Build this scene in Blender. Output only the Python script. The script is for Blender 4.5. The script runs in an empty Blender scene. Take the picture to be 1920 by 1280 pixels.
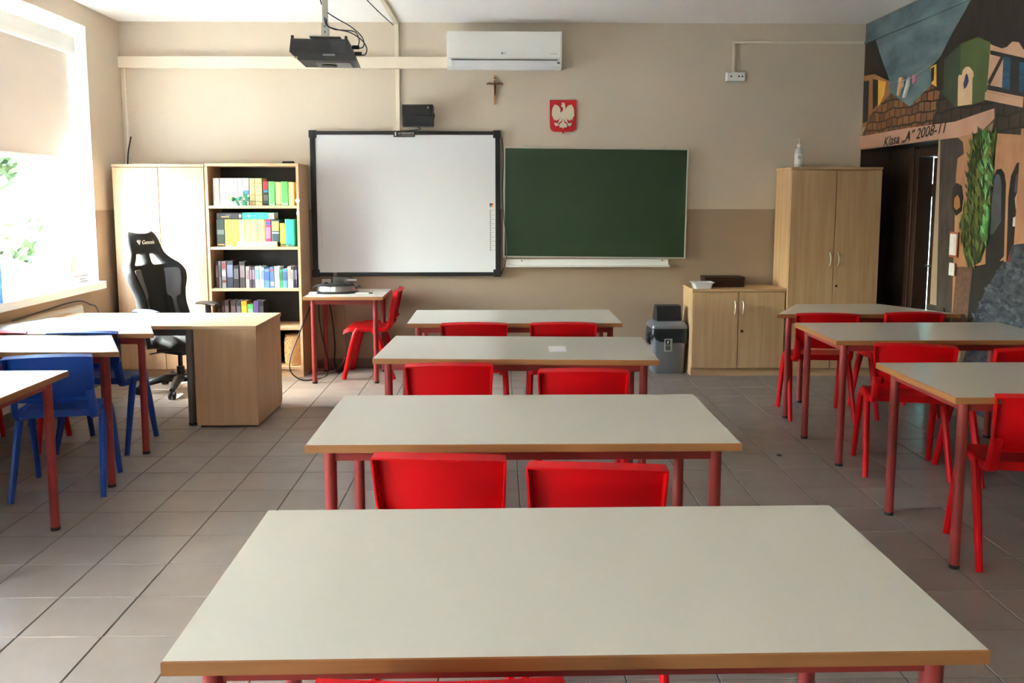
import bpy, bmesh, math, random
from mathutils import Vector, Matrix
random.seed(7)
R = math.radians
SC = bpy.context.scene
COL = SC.collection

# ---------------------------------------------------------------- camera, world, sun, exposure
cam_d = bpy.data.cameras.new('camera')
cam = bpy.data.objects.new('camera', cam_d); COL.objects.link(cam)
cam_d.lens = 30.0; cam_d.sensor_width = 36.0; cam_d.sensor_fit = 'HORIZONTAL'
cam_d.shift_y = -94.0 / 1920.0
cam_d.clip_start = 0.05
cam.location = (0, 0, 1.55)
cam.rotation_euler = (R(90 - 6.3), 0, R(-0.9))
SC.camera = cam

world = bpy.data.worlds.new('sky'); SC.world = world
world.use_nodes = True
wn = world.node_tree; wn.nodes.clear()
w_out = wn.nodes.new('ShaderNodeOutputWorld'); w_bg = wn.nodes.new('ShaderNodeBackground')
w_sky = wn.nodes.new('ShaderNodeTexSky'); w_sky.sky_type = 'NISHITA'
w_sky.sun_disc = False; w_sky.sun_elevation = R(50); w_sky.sun_rotation = R(-105)
w_sky.air_density = 1.0; w_sky.dust_density = 3.0; w_sky.ozone_density = 0.6
w_hs = wn.nodes.new('ShaderNodeHueSaturation'); w_hs.inputs['Saturation'].default_value = 1.0
wn.links.new(w_sky.outputs[0], w_hs.inputs['Color'])
wn.links.new(w_hs.outputs[0], w_bg.inputs[0]); wn.links.new(w_bg.outputs[0], w_out.inputs[0])
w_bg.inputs[1].default_value = 3.2

sun_d = bpy.data.lights.new('sun', 'SUN'); sun = bpy.data.objects.new('sun', sun_d); COL.objects.link(sun)
sun_d.energy = 10.0; sun_d.angle = R(0.6); sun_d.color = (0.98, 0.98, 1.0)
sun.rotation_euler = Vector((1.0, 0.15, -1.30)).to_track_quat('-Z', 'Y').to_euler()

SC.view_settings.view_transform = 'Standard'
SC.view_settings.look = 'None'
SC.view_settings.gamma = 1.0
SC.view_settings.use_curve_mapping = False
SC.view_settings.exposure = 2.8
SC.cycles.max_bounces = 10
SC.cycles.diffuse_bounces = 7
SC.cycles.transparent_max_bounces = 12
SC.cycles.use_denoising = True
SC.cycles.sample_clamp_indirect = 8.0

# ---------------------------------------------------------------- room measures
XL, XR, YF, YB, ZC = -3.31, 3.25, 7.70, -1.7, 3.07
WT = 0.36            # thickness of the window wall

def portal(y0, y1, z0, z1):
    d = bpy.data.lights.new('window_portal', 'AREA'); o = bpy.data.objects.new('window_portal', d); COL.objects.link(o)
    d.shape = 'RECTANGLE'; d.size = z1 - z0; d.size_y = y1 - y0
    o.location = (XL - WT - 0.05, (y0 + y1) / 2, (z0 + z1) / 2); o.rotation_euler = (0, R(-90), 0)
    d.cycles.is_portal = True
WINDOWS = [(4.65, 7.19), (0.75, 2.60), (-1.5, 0.1)]
for a, b in WINDOWS: portal(a, b, 0.88, 2.92)

# ---------------------------------------------------------------- helpers: colour and materials
def lin(c):
    r = []
    for v in c[:3]:
        v = v / 255.0
        r.append(v / 12.92 if v <= 0.04045 else ((v + 0.055) / 1.055) ** 2.4)
    return (r[0], r[1], r[2], 1.0)

def _new(name):
    m = bpy.data.materials.new(name); m.use_nodes = True
    return m, m.node_tree, m.node_tree.nodes['Principled BSDF']

def mat(name, c, rough=0.5, metal=0.0, var=0.06, scale=6.0, bump=0.0, bscale=200.0, spec=0.5, stretch=None, coat=0.0):
    m, nt, p = _new(name)
    p.inputs['Roughness'].default_value = rough; p.inputs['Metallic'].default_value = metal
    p.inputs['Specular IOR Level'].default_value = spec
    if coat: p.inputs['Coat Weight'].default_value = coat; p.inputs['Coat Roughness'].default_value = 0.1
    tc = nt.nodes.new('ShaderNodeTexCoord'); mp = nt.nodes.new('ShaderNodeMapping')
    nt.links.new(tc.outputs['Object'], mp.inputs[0])
    if stretch: mp.inputs['Scale'].default_value = stretch
    n = nt.nodes.new('ShaderNodeTexNoise'); n.inputs['Scale'].default_value = scale; n.inputs['Detail'].default_value = 4
    nt.links.new(mp.outputs[0], n.inputs['Vector'])
    mx = nt.nodes.new('ShaderNodeMixRGB'); L = lin(c)
    mx.inputs[1].default_value = tuple(max(0, v * (1 - var)) for v in L[:3]) + (1,)
    mx.inputs[2].default_value = tuple(min(1, v * (1 + var)) for v in L[:3]) + (1,)
    nt.links.new(n.outputs[0], mx.inputs[0]); nt.links.new(mx.outputs[0], p.inputs['Base Color'])
    if bump:
        b = nt.nodes.new('ShaderNodeBump'); b.inputs['Strength'].default_value = bump; b.inputs['Distance'].default_value = 0.002
        n2 = nt.nodes.new('ShaderNodeTexNoise'); n2.inputs['Scale'].default_value = bscale
        nt.links.new(tc.outputs['Object'], n2.inputs['Vector'])
        nt.links.new(n2.outputs[0], b.inputs['Height']); nt.links.new(b.outputs[0], p.inputs['Normal'])
    return m

def wood(name, c1, c2, grain='z', rough=0.55):
    m, nt, p = _new(name)
    p.inputs['Roughness'].default_value = rough; p.inputs['Specular IOR Level'].default_value = 0.3
    tc = nt.nodes.new('ShaderNodeTexCoord'); mp = nt.nodes.new('ShaderNodeMapping')
    s = {'z': (14, 14, 0.7), 'x': (0.7, 14, 14), 'y': (14, 0.7, 14)}[grain]
    mp.inputs['Scale'].default_value = s
    oi = nt.nodes.new('ShaderNodeObjectInfo'); ad = nt.nodes.new('ShaderNodeVectorMath'); ad.operation = 'ADD'
    mu = nt.nodes.new('ShaderNodeMath'); mu.operation = 'MULTIPLY'; mu.inputs[1].default_value = 9.0
    nt.links.new(oi.outputs['Random'], mu.inputs[0])
    nt.links.new(tc.outputs['Object'], ad.inputs[0]); nt.links.new(mu.outputs[0], ad.inputs[1])
    nt.links.new(ad.outputs[0], mp.inputs[0])
    n = nt.nodes.new('ShaderNodeTexNoise'); n.inputs['Scale'].default_value = 1.6; n.inputs['Detail'].default_value = 7
    n.inputs['Roughness'].default_value = 0.62; n.inputs['Distortion'].default_value = 0.3
    nt.links.new(mp.outputs[0], n.inputs['Vector'])
    r = nt.nodes.new('ShaderNodeValToRGB'); r.color_ramp.elements[0].position = 0.3; r.color_ramp.elements[1].position = 0.72
    r.color_ramp.elements[0].color = lin(c1); r.color_ramp.elements[1].color = lin(c2)
    nt.links.new(n.outputs[0], r.inputs[0]); nt.links.new(r.outputs[0], p.inputs['Base Color'])
    b = nt.nodes.new('ShaderNodeBump'); b.inputs['Strength'].default_value = 0.08; b.inputs['Distance'].default_value = 0.001
    nt.links.new(n.outputs[0], b.inputs['Height']); nt.links.new(b.outputs[0], p.inputs['Normal'])
    return m

def two_tone_wall(name, low, high, zsplit):
    m, nt, p = _new(name); p.inputs['Roughness'].default_value = 0.62
    g = nt.nodes.new('ShaderNodeNewGeometry'); sx = nt.nodes.new('ShaderNodeSeparateXYZ')
    nt.links.new(g.outputs['Position'], sx.inputs[0])
    gt = nt.nodes.new('ShaderNodeMath'); gt.operation = 'GREATER_THAN'; gt.inputs[1].default_value = zsplit
    nt.links.new(sx.outputs['Z'], gt.inputs[0])
    mx = nt.nodes.new('ShaderNodeMixRGB'); mx.inputs[1].default_value = lin(low); mx.inputs[2].default_value = lin(high)
    nt.links.new(gt.outputs[0], mx.inputs[0])
    n = nt.nodes.new('ShaderNodeTexNoise'); n.inputs['Scale'].default_value = 1.7; n.inputs['Detail'].default_value = 3
    nt.links.new(g.outputs['Position'], n.inputs['Vector'])
    mr = nt.nodes.new('ShaderNodeMapRange'); mr.inputs[3].default_value = 0.94; mr.inputs[4].default_value = 1.05
    nt.links.new(n.outputs[0], mr.inputs[0])
    m2 = nt.nodes.new('ShaderNodeMixRGB'); m2.blend_type = 'MULTIPLY'; m2.inputs[0].default_value = 1
    nt.links.new(mx.outputs[0], m2.inputs[1]); nt.links.new(mr.outputs[0], m2.inputs[2])
    nt.links.new(m2.outputs[0], p.inputs['Base Color'])
    b = nt.nodes.new('ShaderNodeBump'); b.inputs['Strength'].default_value = 0.25; b.inputs['Distance'].default_value = 0.002
    n2 = nt.nodes.new('ShaderNodeTexNoise'); n2.inputs['Scale'].default_value = 60
    nt.links.new(g.outputs['Position'], n2.inputs['Vector'])
    nt.links.new(n2.outputs[0], b.inputs['Height']); nt.links.new(b.outputs[0], p.inputs['Normal'])
    return m

def brushed_paint(name, c1, c2, scale=8.0, stretch=(1, 1, 1), rough=0.6):
    m, nt, p = _new(name); p.inputs['Roughness'].default_value = rough
    g = nt.nodes.new('ShaderNodeNewGeometry'); mp = nt.nodes.new('ShaderNodeMapping'); mp.inputs['Scale'].default_value = stretch
    nt.links.new(g.outputs['Position'], mp.inputs[0])
    n = nt.nodes.new('ShaderNodeTexNoise'); n.inputs['Scale'].default_value = scale; n.inputs['Detail'].default_value = 5
    nt.links.new(mp.outputs[0], n.inputs['Vector'])
    r = nt.nodes.new('ShaderNodeValToRGB'); r.color_ramp.elements[0].position = 0.32; r.color_ramp.elements[1].position = 0.68
    r.color_ramp.elements[0].color = lin(c1); r.color_ramp.elements[1].color = lin(c2)
    nt.links.new(n.outputs[0], r.inputs[0]); nt.links.new(r.outputs[0], p.inputs['Base Color'])
    return m

def tiled_paint(name, c1, c2, joint, cell=0.09):
    m, nt, p = _new(name); p.inputs['Roughness'].default_value = 0.6
    g = nt.nodes.new('ShaderNodeNewGeometry'); sx = nt.nodes.new('ShaderNodeSeparateXYZ'); cb = nt.nodes.new('ShaderNodeCombineXYZ')
    nt.links.new(g.outputs['Position'], sx.inputs[0]); nt.links.new(sx.outputs['Y'], cb.inputs[0]); nt.links.new(sx.outputs['Z'], cb.inputs[1])
    b = nt.nodes.new('ShaderNodeTexBrick'); b.inputs['Scale'].default_value = 1.0
    b.inputs['Brick Width'].default_value = cell; b.inputs['Row Height'].default_value = cell * 0.75
    b.inputs['Mortar Size'].default_value = cell * 0.09; b.inputs['Mortar Smooth'].default_value = 0.6
    b.inputs['Color1'].default_value = lin(c1); b.inputs['Color2'].default_value = lin(c2); b.inputs['Mortar'].default_value = lin(joint)
    n = nt.nodes.new('ShaderNodeTexNoise'); n.inputs['Scale'].default_value = 5.0
    nt.links.new(g.outputs['Position'], n.inputs['Vector'])
    ad = nt.nodes.new('ShaderNodeMixRGB'); ad.inputs[0].default_value = 0.06
    nt.links.new(cb.outputs[0], ad.inputs[1]); nt.links.new(n.outputs['Color'], ad.inputs[2])
    nt.links.new(ad.outputs[0], b.inputs['Vector'])
    nt.links.new(b.outputs['Color'], p.inputs['Base Color'])
    return m

def glass(name, tint=(235, 242, 240)):
    m = bpy.data.materials.new(name); m.use_nodes = True; nt = m.node_tree; nt.nodes.clear()
    o = nt.nodes.new('ShaderNodeOutputMaterial'); t = nt.nodes.new('ShaderNodeBsdfTransparent'); g = nt.nodes.new('ShaderNodeBsdfGlossy')
    g.inputs['Roughness'].default_value = 0.02; t.inputs[0].default_value = lin(tint)
    lw = nt.nodes.new('ShaderNodeLayerWeight'); lw.inputs[0].default_value = 0.5
    pw = nt.nodes.new('ShaderNodeMath'); pw.operation = 'POWER'; pw.inputs[1].default_value = 5.0
    f = nt.nodes.new('ShaderNodeMapRange'); f.inputs[3].default_value = 0.03; f.inputs[4].default_value = 0.9
    nt.links.new(lw.outputs['Facing'], pw.inputs[0]); nt.links.new(pw.outputs[0], f.inputs[0])
    mx = nt.nodes.new('ShaderNodeMixShader')
    nt.links.new(f.outputs[0], mx.inputs[0]); nt.links.new(t.outputs[0], mx.inputs[1]); nt.links.new(g.outputs[0], mx.inputs[2])
    nt.links.new(mx.outputs[0], o.inputs[0])
    return m

def translucent(name, c, fac=0.45):
    m = bpy.data.materials.new(name); m.use_nodes = True; nt = m.node_tree; nt.nodes.clear()
    o = nt.nodes.new('ShaderNodeOutputMaterial'); t = nt.nodes.new('ShaderNodeBsdfTranslucent'); d = nt.nodes.new('ShaderNodeBsdfDiffuse')
    n = nt.nodes.new('ShaderNodeTexNoise'); n.inputs['Scale'].default_value = 3.0
    mc = nt.nodes.new('ShaderNodeMixRGB'); L = lin(c)
    mc.inputs[1].default_value = tuple(v * 0.93 for v in L[:3]) + (1,); mc.inputs[2].default_value = L
    nt.links.new(n.outputs[0], mc.inputs[0])
    nt.links.new(mc.outputs[0], t.inputs[0]); nt.links.new(mc.outputs[0], d.inputs[0])
    mx = nt.nodes.new('ShaderNodeMixShader'); mx.inputs[0].default_value = fac
    nt.links.new(d.outputs[0], mx.inputs[1]); nt.links.new(t.outputs[0], mx.inputs[2]); nt.links.new(mx.outputs[0], o.inputs[0])
    return m

M = {}
M['wall'] = two_tone_wall('wall paint', (162, 141, 119), (206, 193, 174), 1.442)
M['white_wall'] = mat('white plaster', (240, 240, 238), 0.6, var=0.02, scale=2, bump=0.1)
M['ceiling'] = mat('ceiling paint', (248, 248, 248), 0.7, var=0.02, scale=1.5)
M['pvc'] = mat('white window plastic', (242, 243, 244), 0.3, var=0.02)
M['sill'] = mat('white sill', (240, 240, 240), 0.3, var=0.02)
M['wood'] = wood('beech board', (190, 152, 116), (208, 172, 136))
M['wood_x'] = wood('beech board across', (192, 156, 120), (210, 176, 140), 'x')
M['wood_oak'] = wood('oak board', (186, 150, 110), (208, 175, 134))
M['wood_oak_x'] = wood('oak board across', (186, 150, 110), (208, 175, 134), 'x')
M['dark_board'] = mat('dark grey hardboard', (52, 52, 52), 0.7, var=0.08, scale=12)
M['laminate'] = mat('cream laminate', (212, 206, 196), 0.24, var=0.015, scale=40)
M['ply'] = mat('plywood edge', (152, 102, 60), 0.5, var=0.14, scale=3, stretch=(2, 2, 60))
M['table_red'] = mat('brick red enamel', (142, 48, 46), 0.38, var=0.06, scale=9)
M['chair_red'] = mat('red plastic', (192, 0, 10), 0.42, var=0.04, scale=8, bump=0.08, bscale=500, spec=0.25)
M['chair_blue'] = mat('blue plastic', (20, 70, 158), 0.40, var=0.04, scale=8, bump=0.08, bscale=500, spec=0.4)
M['black'] = mat('black plastic', (26, 26, 28), 0.42, var=0.1)
M['black_matt'] = mat('black fabric', (22, 22, 24), 0.85, var=0.15, scale=60, bump=0.3, bscale=800)
M['grey_fabric'] = mat('grey leatherette', (74, 74, 78), 0.6, var=0.08, bump=0.15, bscale=300)
M['blue_grey'] = mat('blue grey plastic', (70, 78, 96), 0.35, var=0.06)
M['cable'] = mat('black cable', (24, 24, 30), 0.45)
M['cable_blue'] = mat('dark blue cable', (34, 36, 66), 0.45)
M['cable_white'] = mat('white cable', (225, 222, 216), 0.45)
M['steel'] = mat('brushed steel', (190, 190, 190), 0.28, 1.0, var=0.05)
M['grey_metal'] = mat('grey painted steel', (120, 118, 116), 0.4, 0.3)
M['light_metal'] = mat('pale grey painted steel', (198, 196, 186), 0.45)
M['white_plastic'] = mat('white plastic', (236, 236, 233), 0.35, var=0.02)
M['ivory'] = mat('ivory plastic', (226, 214, 194), 0.45, var=0.03)
M['whiteboard'] = mat('white enamel board', (226, 227, 230), 0.33, var=0.015, scale=1.5)
M['chalkboard'] = mat('green chalkboard', (38, 62, 38), 0.55, var=0.14, scale=2.2, bump=0.05)
M['alu'] = mat('aluminium trim', (205, 203, 198), 0.35, 0.6)
M['grout'] = mat('dark grout', (84, 76, 70), 0.9, var=0.1, scale=20)
M['skirt'] = mat('brown grey skirting tile', (112, 101, 93), 0.45, var=0.05)
M['leaf'] = mat('leaf', (88, 112, 70), 0.6, var=0.3, scale=1.2)
M['bark'] = mat('bark', (90, 72, 56), 0.9, var=0.2, scale=8)
M['grass'] = mat('pale paving', (176, 172, 164), 0.9, var=0.1, scale=3)
M['glass'] = glass('window glass')
M['blind'] = translucent('blind fabric', (214, 204, 194), 0.05)
M['shadow_brown'] = brushed_paint('dark brown wall paint', (44, 28, 22), (64, 44, 36), 5.0)  # brown paint of the door recess
M['door_wood'] = mat('dark brown door', (58, 36, 26), 0.4, var=0.15, stretch=(10, 10, 1))
M['teal_wall'] = mat('pale teal corridor wall', (150, 205, 205), 0.6, var=0.03)
M['text_dark'] = mat('dark lettering', (30, 26, 24), 0.6)
M['text_light'] = mat('pale lettering', (225, 220, 205), 0.5)
M['wicker'] = mat('woven straw', (206, 168, 116), 0.7, var=0.2, scale=40)
M['wicker_dark'] = mat('darker straw', (168, 124, 78), 0.75, var=0.2, scale=40)
M['emblem_red'] = mat('red enamel shield', (196, 22, 34), 0.35, var=0.04)
M['emblem_white'] = mat('cream relief', (228, 220, 198), 0.5, var=0.05, scale=30)
M['cross_wood'] = mat('light cross wood', (198, 148, 92), 0.5, var=0.12, stretch=(8, 8, 1))
M['cross_dark'] = mat('red brown cross wood', (140, 78, 48), 0.5, var=0.12)
M['bronze'] = mat('dark bronze', (52, 36, 22), 0.4, 0.5)
M['dark_box'] = wood('dark stained wood', (44, 26, 18), (66, 40, 28), 'x')
M['clear_plastic'] = mat('frosted plastic', (222, 226, 228), 0.25, var=0.03)
M['clear'] = glass('clear bottle plastic', (225, 230, 230))
M['paper'] = mat('paper', (242, 242, 246), 0.7, var=0.02)
M['bin_grey'] = mat('grey metallic plastic', (128, 130, 136), 0.35, 0.25, var=0.04)
M['bag'] = mat('black bin bag', (28, 36, 42), 0.3, var=0.2, scale=14, bump=0.6, bscale=40)

def floor_tile_material():
    m, nt, p = _new('floor tile'); p.inputs['Roughness'].default_value = 0.34
    oi = nt.nodes.new('ShaderNodeObjectInfo'); g = nt.nodes.new('ShaderNodeNewGeometry')
    n = nt.nodes.new('ShaderNodeTexNoise'); n.inputs['Scale'].default_value = 5; n.inputs['Detail'].default_value = 6
    nt.links.new(g.outputs['Position'], n.inputs['Vector'])
    mx = nt.nodes.new('ShaderNodeMixRGB'); mx.inputs[1].default_value = lin((128, 116, 108)); mx.inputs[2].default_value = lin((148, 137, 129))
    nt.links.new(n.outputs[0], mx.inputs[0])
    mr = nt.nodes.new('ShaderNodeMapRange'); mr.inputs[3].default_value = 0.93; mr.inputs[4].default_value = 1.06
    nt.links.new(oi.outputs['Random'], mr.inputs[0])
    m2 = nt.nodes.new('ShaderNodeMixRGB'); m2.blend_type = 'MULTIPLY'; m2.inputs[0].default_value = 1
    nt.links.new(mx.outputs[0], m2.inputs[1]); nt.links.new(mr.outputs[0], m2.inputs[2]); nt.links.new(m2.outputs[0], p.inputs['Base Color'])
    n3 = nt.nodes.new('ShaderNodeTexNoise'); n3.inputs['Scale'].default_value = 9
    nt.links.new(g.outputs['Position'], n3.inputs['Vector'])
    r3 = nt.nodes.new('ShaderNodeMapRange'); r3.inputs[3].default_value = 0.28; r3.inputs[4].default_value = 0.45
    nt.links.new(n3.outputs[0], r3.inputs[0]); nt.links.new(r3.outputs[0], p.inputs['Roughness'])
    return m
M['tile'] = floor_tile_material()

_cm = {}
def cmat(c, rough=0.5):
    k = (tuple(c), rough)
    if k not in _cm: _cm[k] = mat('colour %d %d %d' % tuple(c), c, rough, var=0.05, scale=15)
    return _cm[k]

# ---------------------------------------------------------------- helpers: meshes
class MB:
    def __init__(s): s.v = []; s.f = []; s.m = []
    def add(s, vs, fs, mi=0):
        o = len(s.v); s.v += [tuple(v) for v in vs]; s.f += [[i + o for i in f] for f in fs]; s.m += [mi] * len(fs); return s
    def box(s, x0, x1, y0, y1, z0, z1, mi=0, mt=None, bev=0.0):
        bm = bmesh.new(); bmesh.ops.create_cube(bm, size=1)
        for v in bm.verts: v.co = Vector(((x0 + x1) / 2 + v.co.x * (x1 - x0), (y0 + y1) / 2 + v.co.y * (y1 - y0), (z0 + z1) / 2 + v.co.z * (z1 - z0)))
        if bev: bmesh.ops.bevel(bm, geom=bm.edges[:], offset=bev, segments=2, affect='EDGES', profile=0.5)
        bm.verts.index_update()
        vs = [(mt @ v.co) if mt else v.co.copy() for v in bm.verts]; fs = [[v.index for v in f.verts] for f in bm.faces]
        bm.free(); return s.add(vs, fs, mi)
    def prism(s, pts, fn0, fn1, mi=0):
        """polygon pts mapped to 3d by fn0 (one cap) and fn1 (other cap)"""
        n = len(pts); vs = [fn0(*p) for p in pts] + [fn1(*p) for p in pts]
        fs = [list(range(n))[::-1], list(range(n, 2 * n))] + [[i, (i + 1) % n, n + (i + 1) % n, n + i] for i in range(n)]
        return s.add(vs, fs, mi)
    def lathe(s, prof, n=16, c=(0, 0, 0), mi=0, cap=True):
        vs = []; fs = []
        for r, z in prof:
            for k in range(n):
                a = 2 * math.pi * k / n; vs.append((c[0] + r * math.cos(a), c[1] + r * math.sin(a), c[2] + z))
        for i in range(len(prof) - 1):
            for k in range(n):
                fs.append([i * n + k, i * n + (k + 1) % n, (i + 1) * n + (k + 1) % n, (i + 1) * n + k])
        if cap:
            fs.append(list(range(n))[::-1]); fs.append([(len(prof) - 1) * n + k for k in range(n)])
        return s.add(vs, fs, mi)
    def tube(s, path, rad, n=8, mi=0, flat=1.0, up=None):
        path = [Vector(p) for p in path]; vs = []; fs = []
        prev = None
        for i, p in enumerate(path):
            t = (path[min(i + 1, len(path) - 1)] - path[max(i - 1, 0)]).normalized()
            if up is not None: u = Vector(up)
            elif prev is None: u = Vector((0, 0, 1)) if abs(t.z) < 0.9 else Vector((1, 0, 0))
            else: u = prev
            a = (u - t * u.dot(t)).normalized(); b = t.cross(a); prev = a
            r = rad[i] if isinstance(rad, (list, tuple)) else rad
            for k in range(n):
                an = 2 * math.pi * (k + 0.5) / n
                vs.append(p + a * (r * math.cos(an)) + b * (r * flat * math.sin(an)))
        for i in range(len(path) - 1):
            for k in range(n):
                fs.append([i * n + k, i * n + (k + 1) % n, (i + 1) * n + (k + 1) % n, (i + 1) * n + k])
        fs.append(list(range(n))[::-1]); fs.append([(len(path) - 1) * n + k for k in range(n)])
        return s.add(vs, fs, mi)
    def grid(s, rows, mi=0, skip=None, closed=False):
        nr, nc = len(rows), len(rows[0]); vs = [p for r in rows for p in r]; fs = []
        for i in range(nr - 1):
            for j in range(nc if closed else nc - 1):
                if skip and skip(i, j): continue
                fs.append([i * nc + j, i * nc + (j + 1) % nc, (i + 1) * nc + (j + 1) % nc, (i + 1) * nc + j])
        return s.add(vs, fs, mi)
    def mesh(s, name, mats, smooth=False):
        me = bpy.data.meshes.new(name); me.from_pydata(s.v, [], s.f); me.update()
        if not isinstance(mats, (list, tuple)): mats = [mats]
        for m in mats: me.materials.append(M[m] if isinstance(m, str) else m)
        bm = bmesh.new(); bm.from_mesh(me); bmesh.ops.delete(bm, geom=[v for v in bm.verts if not v.link_faces], context='VERTS'); bmesh.ops.recalc_face_normals(bm, faces=bm.faces[:]); bm.to_mesh(me); bm.free()
        for i, p in enumerate(me.polygons):
            p.material_index = s.m[i]; p.use_smooth = smooth
        if smooth:
            try: me.set_sharp_from_angle(angle=R(40))
            except Exception: pass
        return me

def link(name, me, parent=None, loc=None, rot=None):
    o = bpy.data.objects.new(name, me); COL.objects.link(o)
    if parent is not None: o.parent = parent
    if loc is not None: o.location = loc
    if rot is not None: o.rotation_euler = rot
    return o
def ob(name, mb, m, parent=None, smooth=False, loc=None, rot=None):
    return link(name, mb.mesh(name, m, smooth), parent, loc, rot)
def tag(o, label=None, cat=None, group=None, kind=None):
    if label: o['label'] = label
    if cat: o['category'] = cat
    if group: o['group'] = group
    if kind: o['kind'] = kind
    return o
def thing(name, label, cat, loc=(0, 0, 0), rz=0.0, group=None):
    o = bpy.data.objects.new(name, None); COL.objects.link(o); o.location = loc; o.rotation_euler = (0, 0, rz)
    o.empty_display_size = 0.1
    return tag(o, label, cat, group)
def struct(o): o['kind'] = 'structure'; return o
def copy_tree(o, parent=None):
    c = o.copy(); COL.objects.link(c)
    if parent is not None: c.parent = parent
    for ch in list(o.children): copy_tree(ch, c)
    return c
def bake(o):
    """apply the modifiers of o into its mesh"""
    bpy.context.view_layer.update()
    dg = bpy.context.evaluated_depsgraph_get()
    me = bpy.data.meshes.new_from_object(o.evaluated_get(dg)); o.modifiers.clear(); o.data = me; return o
def solid(o, th, off=0.0, sub=0, bev=0.0):
    m = o.modifiers.new('s', 'SOLIDIFY'); m.thickness = th; m.offset = off
    if bev: b = o.modifiers.new('b', 'BEVEL'); b.width = bev; b.segments = 2
    if sub: q = o.modifiers.new('q', 'SUBSURF'); q.levels = sub; q.render_levels = sub
    return bake(o)
def spline(pts, n=8):
    P = [Vector(p) for p in pts]; out = []
    for i in range(len(P) - 1):
        a, b, c, d = P[max(i - 1, 0)], P[i], P[i + 1], P[min(i + 2, len(P) - 1)]
        for k in range(n):
            t = k / n
            out.append(0.5 * ((2 * b) + (c - a) * t + (2 * a - 5 * b + 4 * c - d) * t * t + (-a + 3 * b - 3 * c + d) * t ** 3))
    out.append(P[-1]); return out
def text(name, s, size, m, parent, loc, rot, depth=0.0006, shear=0.0, align='CENTER', width=None):
    cu = bpy.data.curves.new(name, 'FONT'); cu.body = s; cu.size = size; cu.extrude = depth; cu.shear = shear
    cu.align_x = align; cu.align_y = 'CENTER'; cu.resolution_u = 3
    t = bpy.data.objects.new(name, cu); COL.objects.link(t)
    bpy.context.view_layer.update()
    me = bpy.data.meshes.new_from_object(t.evaluated_get(bpy.context.evaluated_depsgraph_get()))
    bpy.data.objects.remove(t); bpy.data.curves.remove(cu)
    if width:
        xs = [v.co.x for v in me.vertices]; k = width / max(1e-6, max(xs) - min(xs))
        for v in me.vertices: v.co.x *= k
    me.materials.clear(); me.materials.append(M[m] if isinstance(m, str) else m)
    return link(name, me, parent, loc, rot)
FACE = (R(90), 0, 0)          # text standing upright, read from the class

# ================================================================ STRUCTURE
# floor slab with tiles laid on it
T = 0.303
gx0, gy0 = -1.712, 6.231
floor = struct(ob('floor', MB().box(XL - WT, 3.75, YB - 0.1, YF + 0.1, -0.12, -0.003), 'grout'))
floor['label'] = 'brown grey square tiled classroom floor with dark joints'
def px_of(x, y, z):
    """rough picture position of a floor point, only used to pick the 300 tiles that show largest"""
    yw, pt = R(0.9), R(6.3); d = (x, y, z - 1.55)
    a = d[0] * math.cos(yw) - d[1] * math.sin(yw); b = d[0] * math.sin(yw) + d[1] * math.cos(yw)
    zc = b * math.cos(pt) - d[2] * math.sin(pt); v = d[2] * math.cos(pt) + b * math.sin(pt)
    if zc <= 0.1: return None
    return (960 + 1600 * a / zc, 546 - 1600 * v / zc)
TOPS = [(-0.62, 0.88, 1.41, 2.15), (-0.63, 0.80, 2.73, 3.43), (-0.62, 0.81, 4.2, 4.9), (-0.58, 0.79, 5.4, 6.07), (1.85, 3.25, 3.36, 4.07), (1.92, 3.2, 4.74, 5.4), (-3.3, -2.0, 3.3, 3.95), (-3.3, -2.0, 4.5, 5.0)]
def hidden(x, y):
    t = (1.55 - 0.745) / 1.55
    X_, Y_ = x * t, y * t
    return any(a < X_ < b and c < Y_ < d for a, b, c, d in TOPS)
tm = MB().box(-0.1495, 0.1495, -0.1495, 0.1495, -0.008, 0.0, bev=0.0)
def bevtile():
    e, h, b = 0.1495, 0.008, 0.0025
    m = MB(); vs = [(-e, -e, -h), (e, -e, -h), (e, e, -h), (-e, e, -h), (-e, -e, -b), (e, -e, -b), (e, e, -b), (-e, e, -b),
                    (-e + b, -e + b, 0), (e - b, -e + b, 0), (e - b, e - b, 0), (-e + b, e - b, 0)]
    fs = [[0, 1, 5, 4], [1, 2, 6, 5], [2, 3, 7, 6], [3, 0, 4, 7], [4, 5, 9, 8], [5, 6, 10, 9], [6, 7, 11, 10], [7, 4, 8, 11], [8, 9, 10, 11]]
    return m.add(vs, fs)
TILE = bevtile(); tile_me = TILE.mesh('tile', 'tile')
cand = []
for i in range(-8, 20):
    for j in range(-8, 28):
        cx, cy = gx0 + (i + 0.5) * T, gy0 - (j - 4.5) * T
        if not (XL - 0.1 < cx < 3.6 and YB < cy < YF - 0.02): continue
        if cx > XR + 0.1 and cy < 6.3: continue
        p = px_of(cx, cy, 0); vis = p is not None and -90 < p[0] < 2010 and p[1] < 1330 and not hidden(cx, cy)
        cand.append((0 if vis else 1, cy, cx))
cand.sort()
rest = MB()
for k, (nv, cy, cx) in enumerate(cand):
    if k < 300 and nv == 0: link('tile', tile_me, floor, (cx, cy, 0))
    else: rest.add([(v[0] + cx, v[1] + cy, v[2]) for v in TILE.v], TILE.f)
tag(ob('tile_field', rest, 'tile', floor), kind='stuff')

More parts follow.
